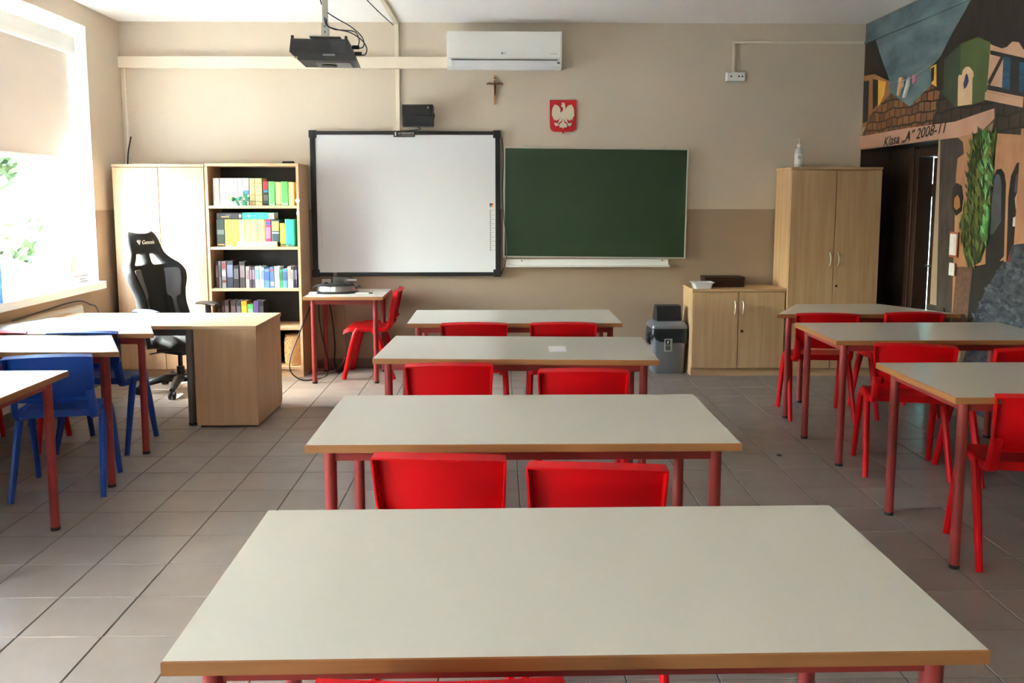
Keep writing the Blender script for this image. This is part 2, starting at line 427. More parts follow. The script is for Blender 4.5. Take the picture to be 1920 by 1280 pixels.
struct(ob('ceiling', MB().box(XL - WT, 3.75, YB - 0.1, YF + 0.1, ZC, ZC + 0.15), 'ceiling'))['label'] = 'white painted classroom ceiling'
struct(ob('wall_front', MB().box(XL - WT, 3.9, YF, YF + 0.2, -0.1, ZC + 0.1), 'wall'))['label'] = 'beige front wall with darker tan lower half'
struct(ob('wall_back', MB().box(XL - WT, 3.9, YB - 0.2, YB, -0.1, ZC + 0.1), 'wall'))['label'] = 'beige back wall behind the viewer'

# window wall with three openings
wl = MB(); z0w, z1w = 0.85, 2.915
wl.box(XL - WT, XL, YB - 0.2, YF + 0.2, -0.1, z0w - 0.04)
wl.box(XL - WT, XL, YB - 0.2, YF + 0.2, z1w, ZC + 0.1)
edges = [YB - 0.2]
for a, b in sorted(WINDOWS): edges += [a, b]
edges.append(YF + 0.2)
# the far jamb is splayed: 7.09 at the room, 7.19 at the frame
for k in range(0, len(edges), 2):
    a, b = edges[k], edges[k + 1]
    a0 = a - 0.10 if k > 0 else a; b0 = b + 0.10 if k < len(edges) - 2 else b
    wl.prism([(a, XL - WT), (b, XL - WT), (b0, XL), (a0, XL)], lambda y, x: (x, y, z0w - 0.04), lambda y, x: (x, y, z1w))
struct(ob('wall_left', wl, 'wall'))['label'] = 'beige window wall with deep white reveals'

def window(n, y0, y1, hopper):
    """three part plastic window: fixed light above, two tilting sashes below"""
    w = bpy.data.objects.new('window_%d' % n, None); COL.objects.link(w); struct(w)
    w.location = (XL - WT, (y0 + y1) / 2, z0w)
    w['label'] = ['white plastic window with tilted lower sash beside the teacher desk', 'white plastic window in the middle of the left wall', 'white plastic window nearest the back of the room'][n - 1]
    L = (y1 - y0) / 2; Hh = z1w - z0w
    # painted reveals, following the splay (local x: 0 outside, WT inside)
    rv = MB()
    for s in (-1, 1):
        rv.prism([(0.06, s * (L - 0.004)), (WT - 0.0, s * (L - 0.10 - 0.004)), (WT - 0.0, s * (L - 0.112)), (0.06, s * (L - 0.012))], lambda x, y: (x, y, 0), lambda x, y: (x, y, Hh - 0.002))
    rv.prism([(0.06, -L + 0.012), (WT, -L + 0.112), (WT, L - 0.112), (0.06, L - 0.012)], lambda x, y: (x, y, Hh - 0.012), lambda x, y: (x, y, Hh - 0.002))
    ob('reveal', rv, 'white_wall', w)
    fx0, fx1 = 0.03, 0.10; tz = 1.475 - z0w + 0.0
    fr = MB()
    fr.box(fx0, fx1, -L + 0.01, L - 0.01, 0.0, 0.07, bev=0.004); fr.box(fx0, fx1, -L + 0.01, L - 0.01, Hh - 0.075, Hh - 0.012, bev=0.004)
    for s in (-1, 1): fr.box(fx0, fx1, min(s * (L - 0.085), s * (L - 0.012)), max(s * (L - 0.085), s * (L - 0.012)), 0.0, Hh - 0.012, bev=0.004)
    ob('frame', fr, 'pvc', w)
    ob('transom', MB().box(fx0, fx1 + 0.01, -L + 0.08, L - 0.08, tz, tz + 0.12, bev=0.006), 'pvc', w)
    ob('mullion', MB().box(fx0, fx1, -0.045, 0.045, 0.07, tz, bev=0.005), 'pvc', w)
    ob('mullion', MB().box(fx0, fx1, -0.045, 0.045, tz + 0.12, Hh - 0.08, bev=0.005), 'pvc', w)
    for s in (-1, 1):
        yc = s * (L - 0.085 + 0.045) / 2; hw = (L - 0.085 - 0.045) / 2
        ob('pane', MB().box(0.06, 0.066, yc - hw, yc + hw, tz + 0.12, Hh - 0.075), 'glass', w)
        sh = bpy.data.objects.new('sash', None)
        m = MB(); h = tz - 0.08
        m.box(-0.03, 0.03, -hw, hw, 0, 0.06, bev=0.005); m.box(-0.03, 0.03, -hw, hw, h - 0.06, h, bev=0.005)
        m.box(-0.03, 0.03, -hw, -hw + 0.06, 0.06, h - 0.06, bev=0.005); m.box(-0.03, 0.03, hw - 0.06, hw, 0.06, h - 0.06, bev=0.005)
        so = ob('sash', m, 'pvc', w, loc=(0.085, yc, 0.075), rot=(0, R(11 if hopper and s > 0 else 0), 0))
        ob('sash_pane', MB().box(-0.004, 0.004, -hw + 0.06, hw - 0.06, 0.06, h - 0.06), 'glass', so)
        hd = MB(); hd.box(0.03, 0.042, -0.016, 0.016, h - 0.065, h - 0.005, bev=0.004); hd.tube([(0.042, 0, h - 0.035), (0.075, 0, h - 0.035), (0.08, 0.0, h - 0.05), (0.08, 0.0, h - 0.15)], 0.011, 8)
        ob('handle', hd, 'pvc', so, True)
    return w
window(1, *WINDOWS[0], True); window(2, *WINDOWS[1], False); window(3, *WINDOWS[2], False)

for n, (a, b) in enumerate(WINDOWS):
    s = ob('window_sill', MB().box(XL - WT + 0.1, -3.20, a + 0.11 - (0 if n else 0), b - 0.205, z0w - 0.04, z0w + 0.02, bev=0.006), 'sill')
    tag(s, ['deep white window sill with notebooks beside the teacher desk', 'deep white window sill of the middle window', 'deep white window sill of the window nearest the back'][n], 'window sill', 'window sills')
    for far in (1, 0):
        c0, c1 = ((a + b) / 2 + 0.01, b - 0.06) if far else (a + 0.06, (a + b) / 2 - 0.01)
        t = thing('roller_blind', [['fully lowered cream roller blind in the near half of the window by the teacher desk', 'half lowered cream roller blind in the window by the teacher desk'], ['cream roller blind in the near half of the middle window', 'cream roller blind in the far half of the middle window'], ['cream roller blind in the near half of the rearmost window', 'cream roller blind in the far half of the rearmost window']][n][far], 'blind', (XL - WT + 0.195, (c0 + c1) / 2, 2.70), 0, 'roller blinds')
        hw = (c1 - c0) / 2; drop = [[1.62, 0.83], [1.35, 1.35], [1.2, 1.2]][n][far]  # unseen blinds (near half, other windows) are lowered to cut the daylight
        ob('cassette', MB().prism([(-0.05, 0), (0.05, 0), (0.055, 0.03), (0.045, 0.14), (-0.05, 0.17)], lambda x, z: (x, -hw, z), lambda x, z: (x, hw, z)), 'white_plastic', t)
        ob('fabric', MB().box(-0.003, 0.0, -hw + 0.01, hw - 0.01, -drop + 0.0, 0.02), 'blind', t)
        ob('bottom_bar', MB().box(-0.009, 0.006, -hw + 0.01, hw - 0.01, -drop - 0.022, -drop + 0.004, bev=0.004), 'white_plastic', t)

# right wall, recess for the door
wr = MB(); LINT = 1.972
wr.box(XR, XR + 0.28, YB - 0.2, YF, LINT, ZC + 0.1)
wr.box(XR, XR + 0.28, YB - 0.2, 6.335, -0.1, LINT)
WR = struct(ob('wall_right', wr, mat('beige right wall paint', (172, 152, 128), 0.6, var=0.04)))
WR['label'] = 'right wall carrying the painted street mural'
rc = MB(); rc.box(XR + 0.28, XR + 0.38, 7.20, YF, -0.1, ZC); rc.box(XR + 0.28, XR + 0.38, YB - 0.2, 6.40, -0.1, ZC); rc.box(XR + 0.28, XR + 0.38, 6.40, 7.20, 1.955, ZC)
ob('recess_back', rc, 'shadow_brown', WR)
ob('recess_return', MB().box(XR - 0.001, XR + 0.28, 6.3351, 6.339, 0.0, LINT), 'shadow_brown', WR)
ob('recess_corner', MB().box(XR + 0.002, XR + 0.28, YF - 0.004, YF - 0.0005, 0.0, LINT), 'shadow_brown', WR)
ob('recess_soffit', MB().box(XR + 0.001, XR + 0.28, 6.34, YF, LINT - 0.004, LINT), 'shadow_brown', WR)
D = bpy.data.objects.new('door_1', None); COL.objects.link(D); struct(D); D.location = (XR + 0.28, 6.80, 0)
D['label'] = 'dark brown classroom door standing ajar in the mural wall'
fm = MB(); fm.box(-0.03, 0.10, 0.335, 0.40, 0, 1.95, bev=0.006); fm.box(-0.045, 0.0, 0.395, 0.47, 0, 1.965, bev=0.006); fm.box(-0.03, 0.10, -0.40, -0.335, 0, 1.95, bev=0.006); fm.box(-0.03, 0.10, -0.335, 0.335, 1.88, 1.95, bev=0.006)
ob('door_frame', fm, 'door_wood', D)
lf = ob('door_leaf', MB().box(0, 0.04, 0.0, 0.66, 0.01, 1.875, bev=0.003), 'door_wood', D, loc=(0.06, -0.33, 0), rot=(0, 0, R(-3.2)))
ob('door_handle', MB().tube([(-0.0, 0.61, 0.98), (-0.05, 0.61, 0.98), (-0.055, 0.50, 0.98)], 0.009, 8), 'steel', lf, True)
ob('hinge', MB().box(-0.004, 0.01, 0.66, 0.675, 1.55, 1.66), 'door_wood', lf)
cor = MB(); cor.box(5.2, 5.3, 4.0, 10.5, -0.1, 3.0); cor.box(3.9, 5.3, 10.4, 10.5, -0.1, 3.0); cor.box(3.63, 5.3, 3.9, 4.0, -0.1, 3.0); cor.box(3.63, 5.3, 3.9, 10.5, 3.0, 3.1); cor.box(3.75, 5.3, 3.9, 10.5, -0.13, 0.0)
struct(ob('wall_corridor', cor, 'teal_wall'))['label'] = 'pale teal corridor seen through the gap of the door'
cl = thing('corridor_lamp', 'white round ceiling lamp out in the corridor', 'lamp', (4.4, 7.6, 2.88))  # unseen lamp, added so the corridor shows bright through the door gap
ob('lamp_shade', MB().lathe([(0.05, 0.118), (0.16, 0.11), (0.17, 0.06), (0.1, 0.02)], 16), 'white_plastic', cl, True)
ld = bpy.data.lights.new('corridor_bulb', 'POINT'); ld.energy = 30; ld.shadow_soft_size = 0.1; ldo = bpy.data.objects.new('corridor_bulb', ld); COL.objects.link(ldo); ldo.location = (4.4, 7.6, 2.75)  # added light source for the corridor wall behind the gap

# baseboards of floor tile
bb = struct(ob('baseboard_front', MB().box(XL, XR + 0.28, YF - 0.006, YF, 0, 0.088), 'grout')); bb['label'] = 'dark tile baseboard along the front wall'
sk = MB().box(-0.149, 0.149, -0.006, 0.0, 0, 0.088, bev=0.0015).mesh('skirting_tile', 'skirt')
for i in range(22): link('skirting_tile', sk, bb, (gx0 + (i - 5 + 0.5) * T + 0.0, YF - 0.006, 0.002))
b2 = struct(ob('baseboard_right', MB().box(XR - 0.01, XR, YB, 6.335, 0, 0.088), 'skirt')); b2['label'] = 'dark tile baseboard along the mural wall'
b3 = struct(ob('baseboard_left', MB().box(XL, XL + 0.01, YB, YF, 0, 0.088), 'skirt')); b3['label'] = 'dark tile baseboard along the window wall'

# outdoors: lawn and trees beyond the window
struct(ob('ground', MB().box(-60, XL - WT - 0.02, -30, 60, -1.2, -0.9), 'grass'))['label'] = 'pale paved yard outside the windows'
def tree(name, label, x, y, h, r, nleaf, seed, group):
    rnd = random.Random(seed)
    t = thing(name, label, 'tree', (x, y, -0.9), 0, group)
    tr = MB(); tr.tube(spline([(0, 0, 0), (0.1, 0.05, h * 0.35), (-0.05, 0.1, h * 0.7), (0.05, 0, h * 0.9)], 4), [0.16 - 0.012 * k for k in range(13)], 8)
    for k in range(7):
        a = rnd.uniform(0, 6.28); zb = h * rnd.uniform(0.3, 0.7)
        tr.tube([(0, 0, zb), (math.cos(a) * r * 0.4, math.sin(a) * r * 0.4, zb + 0.5), (math.cos(a) * r * 0.8, math.sin(a) * r * 0.8, zb + 0.9)], [0.06, 0.04, 0.015], 6)
    ob('trunk', tr, 'bark', t, True)
    lf = MB()
    for k in range(nleaf):
        u = rnd.random() ** 0.4; a = rnd.uniform(0, 6.28); c = rnd.uniform(-1, 1)
        p = Vector((math.cos(a) * math.sqrt(1 - c * c) * r * u, math.sin(a) * math.sqrt(1 - c * c) * r * u, h * 0.62 + c * h * 0.42 * u))
        q = Vector((rnd.uniform(-1, 1), rnd.uniform(-1, 1), rnd.uniform(-1, 1))).normalized(); s = rnd.uniform(0.10, 0.2)
        e = q.orthogonal().normalized(); g = q.cross(e)
        lf.add([p - e * s, p - g * s * 0.5, p + e * s, p + g * s * 0.5], [[0, 1, 2, 3]])
    tag(ob('foliage', lf, 'leaf', t), kind='stuff')
tree('garden_tree', 'leafy green tree seen through the upper window pane', -8.6, 14.6, 5.2, 1.7, 2600, 1, 'trees in the garden')
tree('garden_tree', 'broad green tree standing further off in the garden', -12.5, 19.0, 6.5, 2.6, 2600, 2, 'trees in the garden')
tree('garden_tree', 'tall green tree far left beyond the windows', -14.0, 12.0, 7.0, 2.6, 2200, 3, 'trees in the garden')
tree('garden_shrub', 'low green shrub seen through the lower tilted sash', -7.4, 12.2, 2.2, 1.0, 1400, 4, 'trees in the garden')

# radiator under the window with a cable over it
t = thing('radiator', 'long white panel radiator below the window sill', 'radiator', (-3.285, 5.95, 0.0))
m = MB(); m.box(-0.022, 0.026, -0.85, 0.75, 0.12, 0.70, bev=0.008); ob('panel', m, 'white_plastic', t)
m = MB()
for k in range(30): m.box(0.026, 0.032, -0.83 + k * 0.053, -0.80 + k * 0.053, 0.15, 0.66)
ob('ribs', m, 'white_plastic', t)
ob('top_grille', MB().box(-0.02, 0.022, -0.84, 0.74, 0.70, 0.712), 'ivory', t)
for s in (-0.7, 0.6): ob('foot', MB().box(-0.02, 0.02, s - 0.02, s + 0.02, 0, 0.12), 'grey_metal', t)
tag(ob('cable', MB().tube(spline([(-3.28, 5.75, 0.722), (-3.26, 6.1, 0.74), (-3.14, 6.35, 0.78), (-3.10, 6.48, 0.74), (-3.06, 6.50, 0.70), (-3.0, 6.47, 0.5), (-3.0, 6.5, 0.01)]), 0.006, 6), 'cable', None, True), 'black cable looping over the radiator beside the teacher desk', 'cable')

# ================================================================ MURAL on the right wall
MC = {
 'm_sky': brushed_paint('mural sky', (66, 86, 94), (112, 134, 136), 3.0, (1, 1.0, 2.2)),
 'm_roofdark': brushed_paint('mural dark roof', (24, 17, 13), (44, 32, 25), 6.0, (1, 5, 1)),
 'm_orange': brushed_paint('mural orange brown', (150, 98, 56), (172, 116, 66), 5),
 'm_black': brushed_paint('mural near black', (24, 22, 21), (40, 36, 34), 6),
 'm_yellow': brushed_paint('mural yellow', (214, 156, 44), (230, 178, 64), 8),
 'm_tiles': tiled_paint('mural roof tiles', (146, 96, 56), (104, 70, 44), (38, 27, 20)),
 'm_tilesdark': tiled_paint('mural dark roof tiles', (62, 48, 36), (48, 42, 32), (22, 17, 14), 0.12),
 'm_green': brushed_paint('mural green', (76, 92, 48), (90, 106, 54), 3),
 'm_greendark': brushed_paint('mural dark green', (56, 70, 50), (68, 82, 56), 3),
 'm_cream': brushed_paint('mural cream', (206, 166, 124), (222, 186, 146), 8),
 'm_blue': brushed_paint('mural grape blue', (40, 44, 90), (64, 66, 120), 30),
 'm_blue2': brushed_paint('mural blue shutter', (22, 62, 88), (38, 88, 116), 10, (1, 1, 6)),
 'm_peach': brushed_paint('mural peach', (190, 146, 116), (206, 162, 130), 5),
 'm_beam': brushed_paint('mural rose beam', (184, 138, 112), (200, 154, 128), 4),
 'm_tan': brushed_paint('mural tan facade', (166, 116, 82), (192, 142, 102), 4, (1, 2, 1)),
 'm_pillar': brushed_paint('mural stone pillar', (58, 50, 44), (84, 74, 66), 5, (1, 3, 1)),
 'm_brown2': brushed_paint('mural brown brick', (92, 66, 52), (116, 84, 66), 30),
 'm_slate': brushed_paint('mural slate', (74, 76, 82), (92, 94, 100), 5),
 'm_cobble': brushed_paint('mural cobbles', (36, 42, 54), (82, 88, 100), 16, (1, 1, 2)),
 'm_ivydark': brushed_paint('mural ivy', (50, 66, 30), (94, 108, 48), 22, (1, 1, 0.6)),
 'm_ivylight': brushed_paint('mural light ivy', (74, 140, 74), (130, 196, 122), 22, (1, 1, 0.6)),
 'm_ivyyellow': brushed_paint('mural yellow ivy', (122, 116, 44), (160, 146, 60), 22, (1, 1, 0.6)),
 'm_red': brushed_paint('mural red', (160, 38, 46), (184, 52, 56), 8),
 'm_white': brushed_paint('mural white', (206, 206, 200), (224, 224, 220), 8),
 'm_pink': brushed_paint('mural pink', (190, 124, 150), (206, 144, 166), 8),
 'm_greenbright': brushed_paint('mural bright green', (40, 128, 60), (66, 160, 84), 14),
}
MURAL = [
 ('painted_sky', 'm_sky', [(7.695, 3.065), (6.822, 3.065), (5.225, 3.065), (5.185, 2.776), (5.783, 2.641), (6.084, 2.369), (6.334, 2.318), (6.472, 2.381), (6.807, 2.238), (7.154, 2.382), (7.305, 2.408), (7.588, 2.615), (7.695, 2.866)]),
 ('painted_roof', 'm_roofdark', [(7.695, 2.913), (7.491, 2.894), (7.381, 2.742), (7.188, 2.512), (7.48, 2.595), (7.695, 2.618)]),
 ('painted_house_front', 'm_orange', [(7.695, 2.618), (7.481, 2.605), (7.187, 2.507), (7.165, 2.392), (7.346, 2.315), (7.44, 2.225), (7.519, 2.168), (7.684, 2.167)]),
 ('painted_window', 'm_black', [(7.694, 2.574), (7.583, 2.564), (7.567, 2.209), (7.677, 2.204)]),
 ('painted_window', 'm_black', [(7.508, 2.568), (7.401, 2.544), (7.39, 2.337), (7.48, 2.301)]),
 ('painted_shutter', 'm_yellow', [(7.401, 2.544), (7.246, 2.511), (7.275, 2.404), (7.376, 2.304)]),
 ('painted_tile_roof', 'm_tiles', [(7.686, 2.083), (7.529, 2.26), (7.348, 2.333), (7.137, 2.401), (6.809, 2.259), (6.782, 2.083), (7.321, 2.08)]),
 ('painted_tile_roof', 'm_tiles', [(6.809, 2.259), (6.473, 2.389), (6.326, 2.321), (6.086, 2.192), (6.074, 2.076), (6.346, 2.076), (6.782, 2.083)]),
 ('painted_tile_roof', 'm_tilesdark', [(6.342, 2.322), (6.1, 2.186), (5.735, 2.19), (5.614, 2.142), (5.611, 2.115), (5.784, 2.058), (6.073, 2.072), (6.439, 2.076)]),
 ('painted_thatch_roof', 'm_roofdark', [(5.979, 2.909), (6.078, 2.823), (6.227, 2.706), (6.362, 2.578), (6.487, 2.52), (6.456, 2.379), (6.397, 2.337), (6.257, 2.305), (6.267, 2.537), (6.083, 2.617), (5.876, 2.616), (5.725, 2.562), (5.698, 2.537), (5.351, 2.394), (5.135, 2.31), (5.229, 3.065), (5.829, 3.064)]),
 ('painted_lattice', 'm_yellow', [(6.503, 2.519), (6.418, 2.529), (6.399, 2.36), (6.473, 2.393)]),
 ('painted_lattice_shade', 'm_black', [(6.494, 2.509), (6.447, 2.514), (6.444, 2.417), (6.482, 2.402)]),
 ('painted_green_wall', 'm_greendark', [(6.305, 2.543), (6.09, 2.619), (6.065, 2.186), (6.114, 2.184), (6.334, 2.318), (6.297, 2.329)]),
 ('painted_green_wall', 'm_green', [(6.09, 2.619), (5.877, 2.627), (5.719, 2.561), (5.71, 2.194), (5.914, 2.177), (6.065, 2.186)]),
 ('painted_niche', 'm_cream', [(6.1, 2.386), (6.088, 2.406), (6.053, 2.397), (6.043, 2.432), (6.003, 2.448), (5.962, 2.442), (5.926, 2.416), (5.905, 2.398), (5.901, 2.369), (5.914, 2.36), (5.901, 2.183), (6.086, 2.188)]),
 ('painted_grapes', 'm_blue', [(6.004, 2.391), (5.992, 2.403), (5.969, 2.379), (5.958, 2.341), (5.982, 2.308), (6.014, 2.297), (6.025, 2.332)]),
 ('painted_house_front', 'm_peach', [(5.718, 2.55), (5.587, 2.501), (5.529, 2.501), (5.475, 2.525), (5.407, 2.509), (5.358, 2.459), (5.141, 2.367), (5.105, 2.036), (5.728, 2.238)]),
 ('painted_beam', 'm_black', [(5.714, 2.512), (5.138, 2.345), (5.135, 2.313), (5.711, 2.484)]),
 ('painted_beam', 'm_black', [(5.723, 2.31), (5.587, 2.451), (5.557, 2.439), (5.701, 2.276)]),
 ('painted_beam', 'm_black', [(5.721, 2.289), (5.117, 2.146), (5.114, 2.118), (5.724, 2.258)]),
 ('painted_shutter', 'm_blue2', [(5.558, 2.446), (5.475, 2.423), (5.465, 2.223), (5.554, 2.247)]),
 ('painted_window', 'm_black', [(5.475, 2.423), (5.384, 2.399), (5.368, 2.202), (5.465, 2.223)]),
 ('painted_shutter', 'm_blue2', [(5.382, 2.385), (5.214, 2.341), (5.194, 2.162), (5.368, 2.202)]),
 ('painted_tile_roof', 'm_tilesdark', [(5.729, 2.196), (5.107, 2.055), (5.091, 1.901), (5.637, 1.966), (5.611, 2.118)]),
 ('painted_house_front', 'm_tan', [(6.281, 1.967), (6.042, 1.973), (5.739, 1.994), (5.637, 1.969), (5.091, 1.907), (4.961, 0.697), (6.199, 0.486), (6.246, 1.352)]),
 ('painted_pillar', 'm_pillar', [(6.289, 1.967), (6.055, 1.967), (5.982, 1.932), (5.96, 1.85), (6.04, 1.821), (6.048, 1.698), (6.019, 1.17), (6.0, 0.655), (6.207, 0.565), (6.253, 1.352)]),
 ('painted_low_wall', 'm_brown2', [(5.972, 1.06), (5.717, 1.081), (5.714, 0.679), (5.991, 0.637)]),
 ('painted_shade', 'm_black', [(5.769, 1.076), (5.412, 1.147), (5.395, 1.038), (5.797, 0.648)]),
 ('painted_arch', 'm_black', [(5.604, 1.548), (5.593, 1.669), (5.551, 1.727), (5.504, 1.732), (5.466, 1.701), (5.441, 1.632), (5.415, 1.174), (5.609, 1.018), (5.627, 1.301)]),
 ('painted_door', 'm_slate', [(5.589, 1.635), (5.548, 1.699), (5.512, 1.692), (5.488, 1.633), (5.468, 1.394), (5.542, 1.312), (5.578, 1.303)]),
 ('painted_arch', 'm_black', [(5.379, 1.108), (5.404, 1.548), (5.39, 1.682), (5.337, 1.76), (5.258, 1.78), (5.076, 1.769), (5.002, 1.075)]),
 ('painted_door', 'm_slate', [(5.345, 1.581), (5.339, 1.681), (5.289, 1.719), (5.172, 1.715), (5.154, 1.548)]),
 ('painted_street', 'm_cobble', [(5.807, 0.553), (5.6, 0.93), (5.417, 1.133), (5.019, 1.233), (4.954, 0.634)]),
 ('painted_ivy', 'm_ivydark', [(5.841, 1.991), (5.745, 1.995), (5.576, 1.961), (5.582, 1.79), (5.578, 1.645), (5.594, 1.513), (5.608, 1.355), (5.619, 1.224), (5.682, 1.112), (5.822, 1.072), (5.888, 1.178), (5.947, 1.343), (5.884, 1.529), (5.883, 1.767), (5.872, 1.911)]),
 ('painted_ivy_light', 'm_ivylight', [(5.724, 1.972), (5.6, 1.956), (5.594, 1.791), (5.579, 1.652), (5.614, 1.53), (5.587, 1.443), (5.607, 1.231), (5.677, 1.299), (5.675, 1.512), (5.738, 1.69), (5.721, 1.831)]),
 ('painted_ivy_light', 'm_ivyyellow', [(5.941, 1.418), (5.881, 1.493), (5.817, 1.402), (5.82, 1.183), (5.876, 1.198)]),
 ('painted_lantern', 'm_black', [(6.074, 1.616), (6.028, 1.649), (5.963, 1.629), (5.934, 1.548), (5.944, 1.451), (6.011, 1.42), (6.066, 1.472)]),
 ('painted_lantern_glow', 'm_orange', [(6.045, 1.54), (6.005, 1.566), (5.975, 1.54), (5.961, 1.481), (6.008, 1.458), (6.045, 1.48)]),
 ('painted_coat', 'm_black', [(5.384, 1.312), (5.361, 1.464), (5.325, 1.541), (5.235, 1.564), (5.121, 1.484), (5.104, 1.324), (5.198, 1.222), (5.356, 1.212)]),
 ('painted_face', 'm_peach', [(5.33, 1.541), (5.312, 1.574), (5.278, 1.568), (5.262, 1.522), (5.274, 1.475), (5.312, 1.475)]),
 ('painted_shirt', 'm_white', [(5.334, 1.421), (5.286, 1.436), (5.272, 1.363), (5.334, 1.368)]),
 ('painted_sleeve', 'm_yellow', [(5.309, 1.295), (5.247, 1.331), (5.105, 1.33), (5.097, 1.254), (5.27, 1.244)]),
 ('painted_waistcoat', 'm_red', [(5.339, 1.213), (5.306, 1.265), (5.217, 1.247), (5.223, 1.108), (5.37, 1.129)]),
 ('painted_fringe', 'm_greenbright', [(5.375, 1.067), (5.362, 1.109), (5.21, 1.089), (5.216, 0.989), (5.385, 1.005)]),
 ('painted_legs', 'm_black', [(5.354, 0.981), (5.22, 0.981), (5.225, 0.82), (5.331, 0.823)]),
 ('painted_ledge', 'm_peach', [(5.728, 2.245), (5.112, 2.102), (5.107, 2.055), (5.729, 2.193)]),
 ('painted_name_beam', 'm_beam', [(7.695, 2.088), (6.791, 2.092), (6.089, 2.081), (5.612, 2.125), (5.605, 2.059), (5.744, 1.984), (6.041, 1.966), (6.832, 1.978), (7.695, 1.984)]),
 ('painted_cloth', 'm_cream', [(6.989, 2.506), (6.934, 2.507), (6.926, 2.431), (6.969, 2.411), (6.992, 2.363), (7.011, 2.374)]),
 ('painted_cloth', 'm_white', [(6.85, 2.471), (6.826, 2.496), (6.827, 2.427), (6.888, 2.334), (6.908, 2.345)]),
 ('painted_cloth', 'm_pink', [(6.765, 2.496), (6.714, 2.497), (6.716, 2.437), (6.749, 2.429)]),
]

mu = thing('wall_mural', 'hand painted mural of old town houses and roofs covering the right wall', 'mural', (XR, 6.3, 0.0))
# plain continuation of the painting towards the back of the room
MURAL += [('painted_thatch_roof', 'm_roofdark', [(5.30, 3.065), (3.2, 3.065), (3.2, 2.60), (5.30, 2.60)]), ('painted_house_front', 'm_peach', [(5.30, 2.62), (3.2, 2.62), (3.2, 2.2), (5.30, 2.2)]),
          ('painted_tile_roof', 'm_tilesdark', [(5.30, 2.22), (3.2, 2.22), (3.2, 1.95), (5.30, 1.95)]), ('painted_house_front', 'm_tan', [(5.30, 1.97), (3.2, 1.97), (3.2, 1.0), (5.30, 1.0)]),
          ('painted_street', 'm_cobble', [(5.32, 1.25), (3.2, 1.55), (3.2, 0.09), (5.9, 0.09), (5.75, 0.56), (5.45, 0.70)]), ('painted_pillar', 'm_pillar', [(6.333, 0.75), (6.1, 0.75), (6.0, 0.45), (5.88, 0.1), (6.333, 0.1)]),
          ('painted_window', 'm_black', [(4.95, 2.54), (4.45, 2.54), (4.45, 2.26), (4.95, 2.26)]), ('painted_shutter', 'm_blue2', [(5.12, 2.55), (4.95, 2.55), (4.95, 2.25), (5.12, 2.25)]), ('painted_shutter', 'm_blue2', [(4.45, 2.55), (4.28, 2.55), (4.28, 2.25), (4.45, 2.25)]),
          ('painted_window', 'm_black', [(3.95, 2.54), (3.5, 2.54), (3.5, 2.26), (3.95, 2.26)]), ('painted_shutter', 'm_blue2', [(4.1, 2.55), (3.95, 2.55), (3.95, 2.25), (4.1, 2.25)]), ('painted_beam', 'm_black', [(5.3, 2.63), (3.2, 2.63), (3.2, 2.58), (5.3, 2.58)]), ('painted_beam', 'm_black', [(5.3, 2.24), (3.2, 2.24), (3.2, 2.20), (5.3, 2.20)]),
          ('painted_arch', 'm_black', [(5.1, 1.30), (5.1, 1.62), (5.02, 1.76), (4.88, 1.82), (4.74, 1.76), (4.66, 1.62), (4.66, 1.36)]), ('painted_arch', 'm_black', [(4.25, 1.42), (4.25, 1.62), (4.17, 1.76), (4.03, 1.82), (3.89, 1.76), (3.81, 1.62), (3.81, 1.48)]),
          ('painted_fascia', 'm_beam', [(7.695, 2.03), (7.695, 1.974), (6.0, 1.974), (6.0, 2.03)])]
MURAL.insert(0, MURAL.pop()); 
for k, (n, m, pts) in enumerate(MURAL):
    d = 0.001 + 0.00035 * k
    pts = [(y, z if y < 6.33 else max(z, LINT + 0.001)) for y, z in pts] if max(z for y, z in pts) > 2.1 or n == 'painted_fascia' else [(min(y, 6.334), z) for y, z in pts]
    ob(n, MB().prism(pts, lambda y, z: (-d, y - 6.3, z), lambda y, z: (-0.0001, y - 6.3, z)), MC[m], mu)
text('painted_lettering', 'Klasa „A” 2008-11', 0.112, 'text_dark', mu, (-0.0225, 6.70 - 6.3, 2.026), (R(90), R(-2.6), R(-90)), 0.0004, shear=0.32, width=1.00)
tag(mu.children[-1], 'dark handwritten class name lettering')
# leaf strokes of the ivy and stones of the street, brushed over the flat areas
def strokes(name, poly, cols, n, l, w, seed, ang):
    rnd = random.Random(seed)
    def inside(y, z):
        c = False
        for i in range(len(poly)):
            (a, b), (e, f) = poly[i], poly[i - 1]
            if (b > z) != (f > z) and y < (e - a) * (z - b) / (f - b) + a: c = not c
        return c
    ys = [p[0] for p in poly]; zs = [p[1] for p in poly]; mbs = [MB() for _ in cols]; k = 0
    for _ in range(n * 6):
        y, z = rnd.uniform(min(ys), max(ys)), rnd.uniform(min(zs), max(zs))
        if not inside(y, z) or y > 6.31: continue
        t = R(ang + rnd.uniform(-35, 35)); q = rnd.uniform(0.6, 1.2); d = 0.0225 + k * 0.000008
        cy, cz = math.cos(t) * l * q, math.sin(t) * l * q; py, pz = -math.sin(t) * w * q, math.cos(t) * w * q
        mbs[rnd.randrange(len(cols))].add([(-d, y - 6.3 - cy, z - cz), (-d, y - 6.3 + py, z + pz), (-d, y - 6.3 + cy, z + cz), (-d, y - 6.3 - py, z - pz)], [[0, 1, 2, 3]]); k += 1
        if k >= n: break
    for m_, c in zip(mbs, cols): tag(ob(name, m_, cmat(c, 0.6), mu), kind='stuff')
PM = {}
for n_, m_, p_ in MURAL: PM.setdefault(n_, []).append(p_)
strokes('painted_leaves', PM['painted_ivy'][0], [(58, 76, 34), (86, 104, 46), (40, 56, 28), (110, 116, 52)], 260, 0.05, 0.014, 3, 75)
